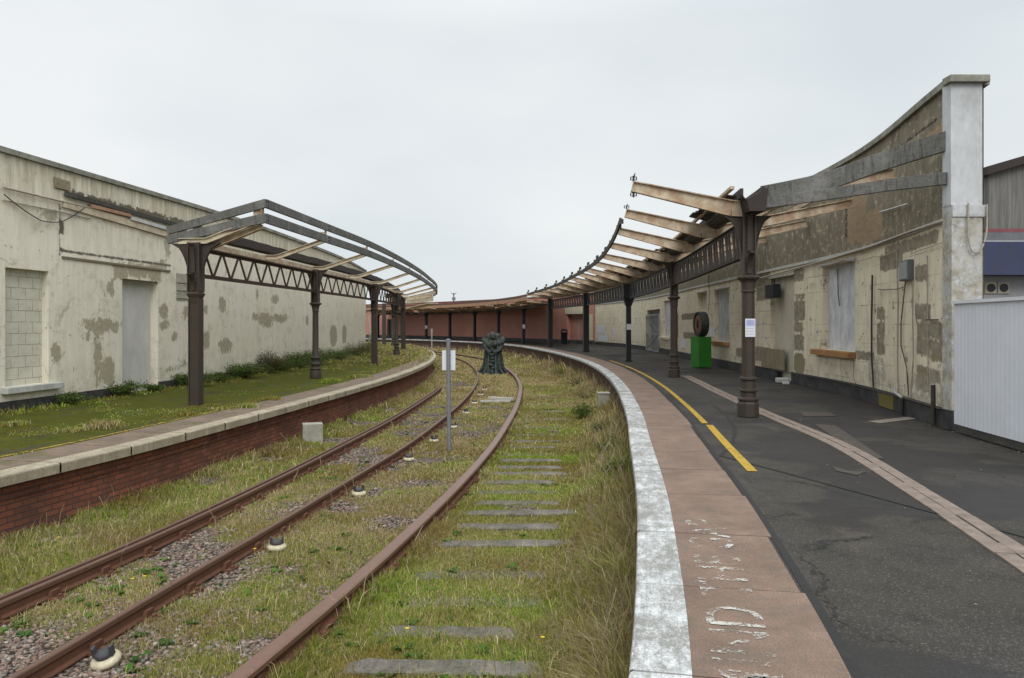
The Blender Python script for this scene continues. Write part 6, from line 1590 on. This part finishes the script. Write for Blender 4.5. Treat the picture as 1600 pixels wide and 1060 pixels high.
# bushy weeds: each clump its own plant
def bush(name, label, x, y, z, w, h, n, seed, cols, group=None, cat='plant', lf=.03):
    r = np.random.default_rng(seed); root = thing(name, label, cat, (x, y, z), group)
    m = MB(); tips_ = []
    for k in range(max(5, n//120)):
        a = r.uniform(0, 6.28); l = r.uniform(.2, 1)*w; hh = h*r.uniform(.5, 1.0)*(1-.35*(l/w)**2); P = [(x, y, z), (x+math.cos(a)*l*.4, y+math.sin(a)*l*.3, z+hh*.6), (x+math.cos(a)*l, y+math.sin(a)*l*.7, z+hh)]; m.tube(P, .005, 4); tips_.append(P)
    m.build('stems', mat_plain('weed_stem', (.09,.07,.035), .9, .2), root)
    P = np.array([np.array(P) for P in tips_]); i = r.integers(0, len(P), n); t = r.random(n)**.6; q = np.where((t < .5)[:,None], P[i,0]+(P[i,1]-P[i,0])*(t*2)[:,None], P[i,1]+(P[i,2]-P[i,1])*((t-.5)*2)[:,None]) + r.normal(0, 1, (n,3))*np.array((w*.14, w*.12, h*.09))
    q[:,2] = np.maximum(q[:,2], z+.01); L = lf*r.uniform(.6,1.4,n); d = r.normal(0,1,(n,3)); d[:,2] = np.abs(d[:,2])*.6; d /= np.linalg.norm(d, axis=1)[:,None]; e = np.cross(d, r.normal(0,1,(n,3))); e /= np.linalg.norm(e, axis=1)[:,None]
    V = np.stack([q, q+d*L[:,None]*.5+e*L[:,None]*.28, q+d*L[:,None], q+d*L[:,None]*.5-e*L[:,None]*.28], 1).reshape(-1,3); Fc = (np.arange(n)[:,None]*4+np.arange(4)[None])
    c = np.array(cols)[r.integers(0, len(cols), n)]*r.uniform(.7,1.3,n)[:,None]; o = mesh_np('leaves', V-np.array((x,y,z)), Fc, np.repeat(c,4,0), M['grass']); o.parent = root
GR = [(.075,.12,.030),(.12,.165,.035),(.045,.075,.022)]; BR = [(.10,.085,.035),(.13,.10,.05),(.07,.06,.03)]
def lwall_bush(px, py, w, h, n, seed, label, cols=GR, off=.35):
    s = LW.s_of_px(px); p = LW.pt(s, off, ZL); bush('wall_weeds', label, p[0], p[1], ZL, w*2.1, h*1.5, int(n*3.0), seed, cols, 'weeds along the foot of the left wall', lf=.04)
for a in [(88,625,.30,.16,500,1,'low green weed clump under the window sill at the left wall'),(178,605,.34,.24,900,2,'green weeds left of the blocked doorway'),(222,612,.24,.12,500,3,'low weeds in front of the blocked doorway'),(276,606,.42,.26,1500,4,'leafy green weeds just left of the nearest iron column'),
          (322,594,.22,.22,700,5,'small green weeds just right of the nearest iron column'),(359,588,.45,.34,1800,6,'bushy green weeds right of the nearest iron column'),(404,578,.35,.55,1500,7,'tall brown stemmed weeds midway along the left wall'),(422,576,.55,.36,1800,8,'green bushy weeds beside the tall brown ones'),
          (448,570,.60,.48,2400,9,'largest dark green bush against the left wall'),(478,566,.55,.5,2000,10,'green bush behind the second rusty column'),(512,558,.6,.42,1400,11,'olive weeds right of the second rusty column at the wall'),(540,553,.7,.5,1400,12,'far tangled weeds near the end of the left wall'),(560,550,.7,.55,1200,13,'farthest weeds at the very end of the left wall')]:
    lwall_bush(a[0], a[1], a[2], a[3], a[4], a[5], a[6], BR+GR[:1] if a[5] in (7,12) else GR, .30 if a[5] < 4 else .42)
def rbush(y, d, w, h, n, seed, label, cols=GR):
    x = float(RE.x_of_y(y))-d; bush('embankment_weeds', label, x, y, ZG, w, h, n, seed, cols, 'weeds under the right platform edge', lf=.035)
rbush(12.2,.25,.38,.42,1800,21,'dark green ivy-like weeds hugging the right platform wall in the near bend')
rbush(14.6,.25,.42,.50,1800,22,'dark green leafy weeds against the right platform wall, behind the nearest clump')
rbush(17.2,.45,.40,.42,1300,23,'olive weeds below the right platform just past the bend',GR+BR[:1])
rbush(20.6,.95,.42,.50,1500,24,'small dark leafy bush left of the concrete post')
rbush(25,.5,.6,.45,1200,25,'brownish weeds under the platform edge beyond the concrete post',BR+GR[:1])
rbush(31,.5,.8,.45,1200,26,'far brown weeds at the foot of the right platform wall',BR+GR[:1])
rbush(38,.6,.9,.5,1200,27,'farthest dark weeds below the right platform',GR+BR)
# reddish dock stems near the rails
def grassy(px, py, z, w, h, n, seed, label, dry=.4):
    x, y, _ = pick(px, py, z); r = np.random.default_rng(seed); q = r.normal(0, 1, (n,2))*w*.4
    V, Fc, cc = blades(x+q[:,0], y+q[:,1]*.8, np.full(n, z), h*r.uniform(.4,1.1,n), .005+.0006*y+np.zeros(n), np.full(n, dry), r, 1.1)
    tag(mesh_np('grass_tuft', V, Fc, cc, M['grass']), label, 'grass tuft', 'grass tufts on the left platform slabs')
for k, (px, py, w, h, n, d, lb) in enumerate([(165,668,.35,.16,500,.75,'dry grass tuft at the slab joint beside the worn yellow line'),(113,673,.3,.08,300,.4,'low green tuft on the left platform edge, left of the dry tuft'),(293,649,.2,.08,250,.1,'bright green tuft on the slabs below the nearest column'),(385,637,.25,.12,350,.3,'green tuft on the slabs between the two nearest columns'),(345,640,.35,.07,300,.3,'thin low tuft left of the mid-slab tuft'),
      (424,625,.22,.09,300,.1,'vivid green tuft on the brown slabs'),(517,598,.35,.18,500,.15,'bushy green tuft right of the second column'),(560,590,.4,.15,400,.4,'grass tuft farther along the left platform edge'),(20,664,.3,.1,300,.3,'grass tuft at the left edge of the photo')]):
    grassy(px, py, ZL, w, h, n, 60+k, lb, d)
def moss_grass():
    r = np.random.default_rng(31); n = 70000; y = 7*(75/7)**r.random(n); e = LE.x_of_y(y); lw = np.where(y < 50, LW.x_of_y(y)+.1, e-6); x = lw+(e-1.0-lw)*r.random(n); nn = fbm(x*1.2, y*.9, 12, 4); far = np.clip((y-26)/15, 0, 1)
    slab = r.random(n) < .12; x = np.where(slab, e-r.uniform(.1, 1.15, n), x)
    k = (r.random(n) < np.clip((nn-.60+far*.24)*6+.02, 0, 1)) | (slab & (nn > .60)); wallc = np.exp(-((x-lw)/.5)**2); k |= (wallc > .35) & (r.random(n) < .6); x, y, far = x[k], y[k], far[k]; wallc = wallc[k]; n = len(x)
    h = (.022+.10*far+.11*wallc*fbm(y*1.5, x*0+2, 19, 3)*1.6)*r.uniform(.4,1.5,n); V, Fc, cc = blades(x, y, np.full(n, ZL-.012), h, .006+.0009*y, np.clip(.15+far*.4, 0, 1), r, 1.1)
    tag(mesh_np('platform_grass', V, Fc, cc, M['grass']), 'sparse low grass growing out of the mossy left platform', 'grass', kind='stuff')
moss_grass()
# leaf litter and grit at the hoarding foot and on the platform
def litter():
    r = np.random.default_rng(8); n = 1500; s = r.random(n); x = 7.0-.9*s*0-r.exponential(.16, n); y = r.uniform(8.5, 12.4, n); x = np.interp(y, [5.4,9,12.5], [6.3,6.75,7.25])-r.exponential(.15, n)+.05
    x2 = r.uniform(1.5, 7, 320); y2 = r.uniform(3.5, 20, 320); x = np.r_[x, x2]; y = np.r_[y, y2]; k = x > RE.x_of_y(y)+1.0; x, y = x[k], y[k]; n = len(x)
    a = r.uniform(0, 6.28, n); L = r.uniform(.006, .020, n)*np.where(np.arange(n) < 1500, 1.3, .9); d = np.stack([np.cos(a), np.sin(a), r.uniform(-.2,.4,n)], 1); e = np.stack([-np.sin(a), np.cos(a), r.uniform(-.3,.3,n)], 1); q = np.stack([x, y, np.full(n, .004)], 1)
    V = np.stack([q-d*L[:,None], q+e*L[:,None]*.6+np.array((0,0,.006)), q+d*L[:,None], q-e*L[:,None]*.6+np.array((0,0,.006))], 1).reshape(-1,3); Fc = np.arange(n)[:,None]*4+np.arange(4)[None]
    pal = np.array([(.12,.075,.035),(.20,.15,.08),(.07,.05,.03),(.30,.27,.22)]); c = pal[r.integers(0,4,n)]
    tag(mesh_np('leaf_litter', V, Fc, np.repeat(c,4,0), M['grass']), 'scattered dead leaves and grit on the right platform and under the white hoarding', 'litter', kind='stuff')
litter()

# ================================================================== camera and output
cam = bpy.data.cameras.new('camera'); co = bpy.data.objects.new('camera', cam); C.objects.link(co)
cam.sensor_width = 36; cam.lens = 27.0; cam.clip_start = .05; cam.clip_end = 5000; cam.shift_y = -(530-HOR)/1600
co.location = (0, 0, EYE); co.rotation_euler = (R(90), 0, 0); SC.camera = co
SC.view_settings.view_transform = 'Standard'; SC.view_settings.look = 'None'; SC.view_settings.exposure = 0; SC.view_settings.gamma = 1
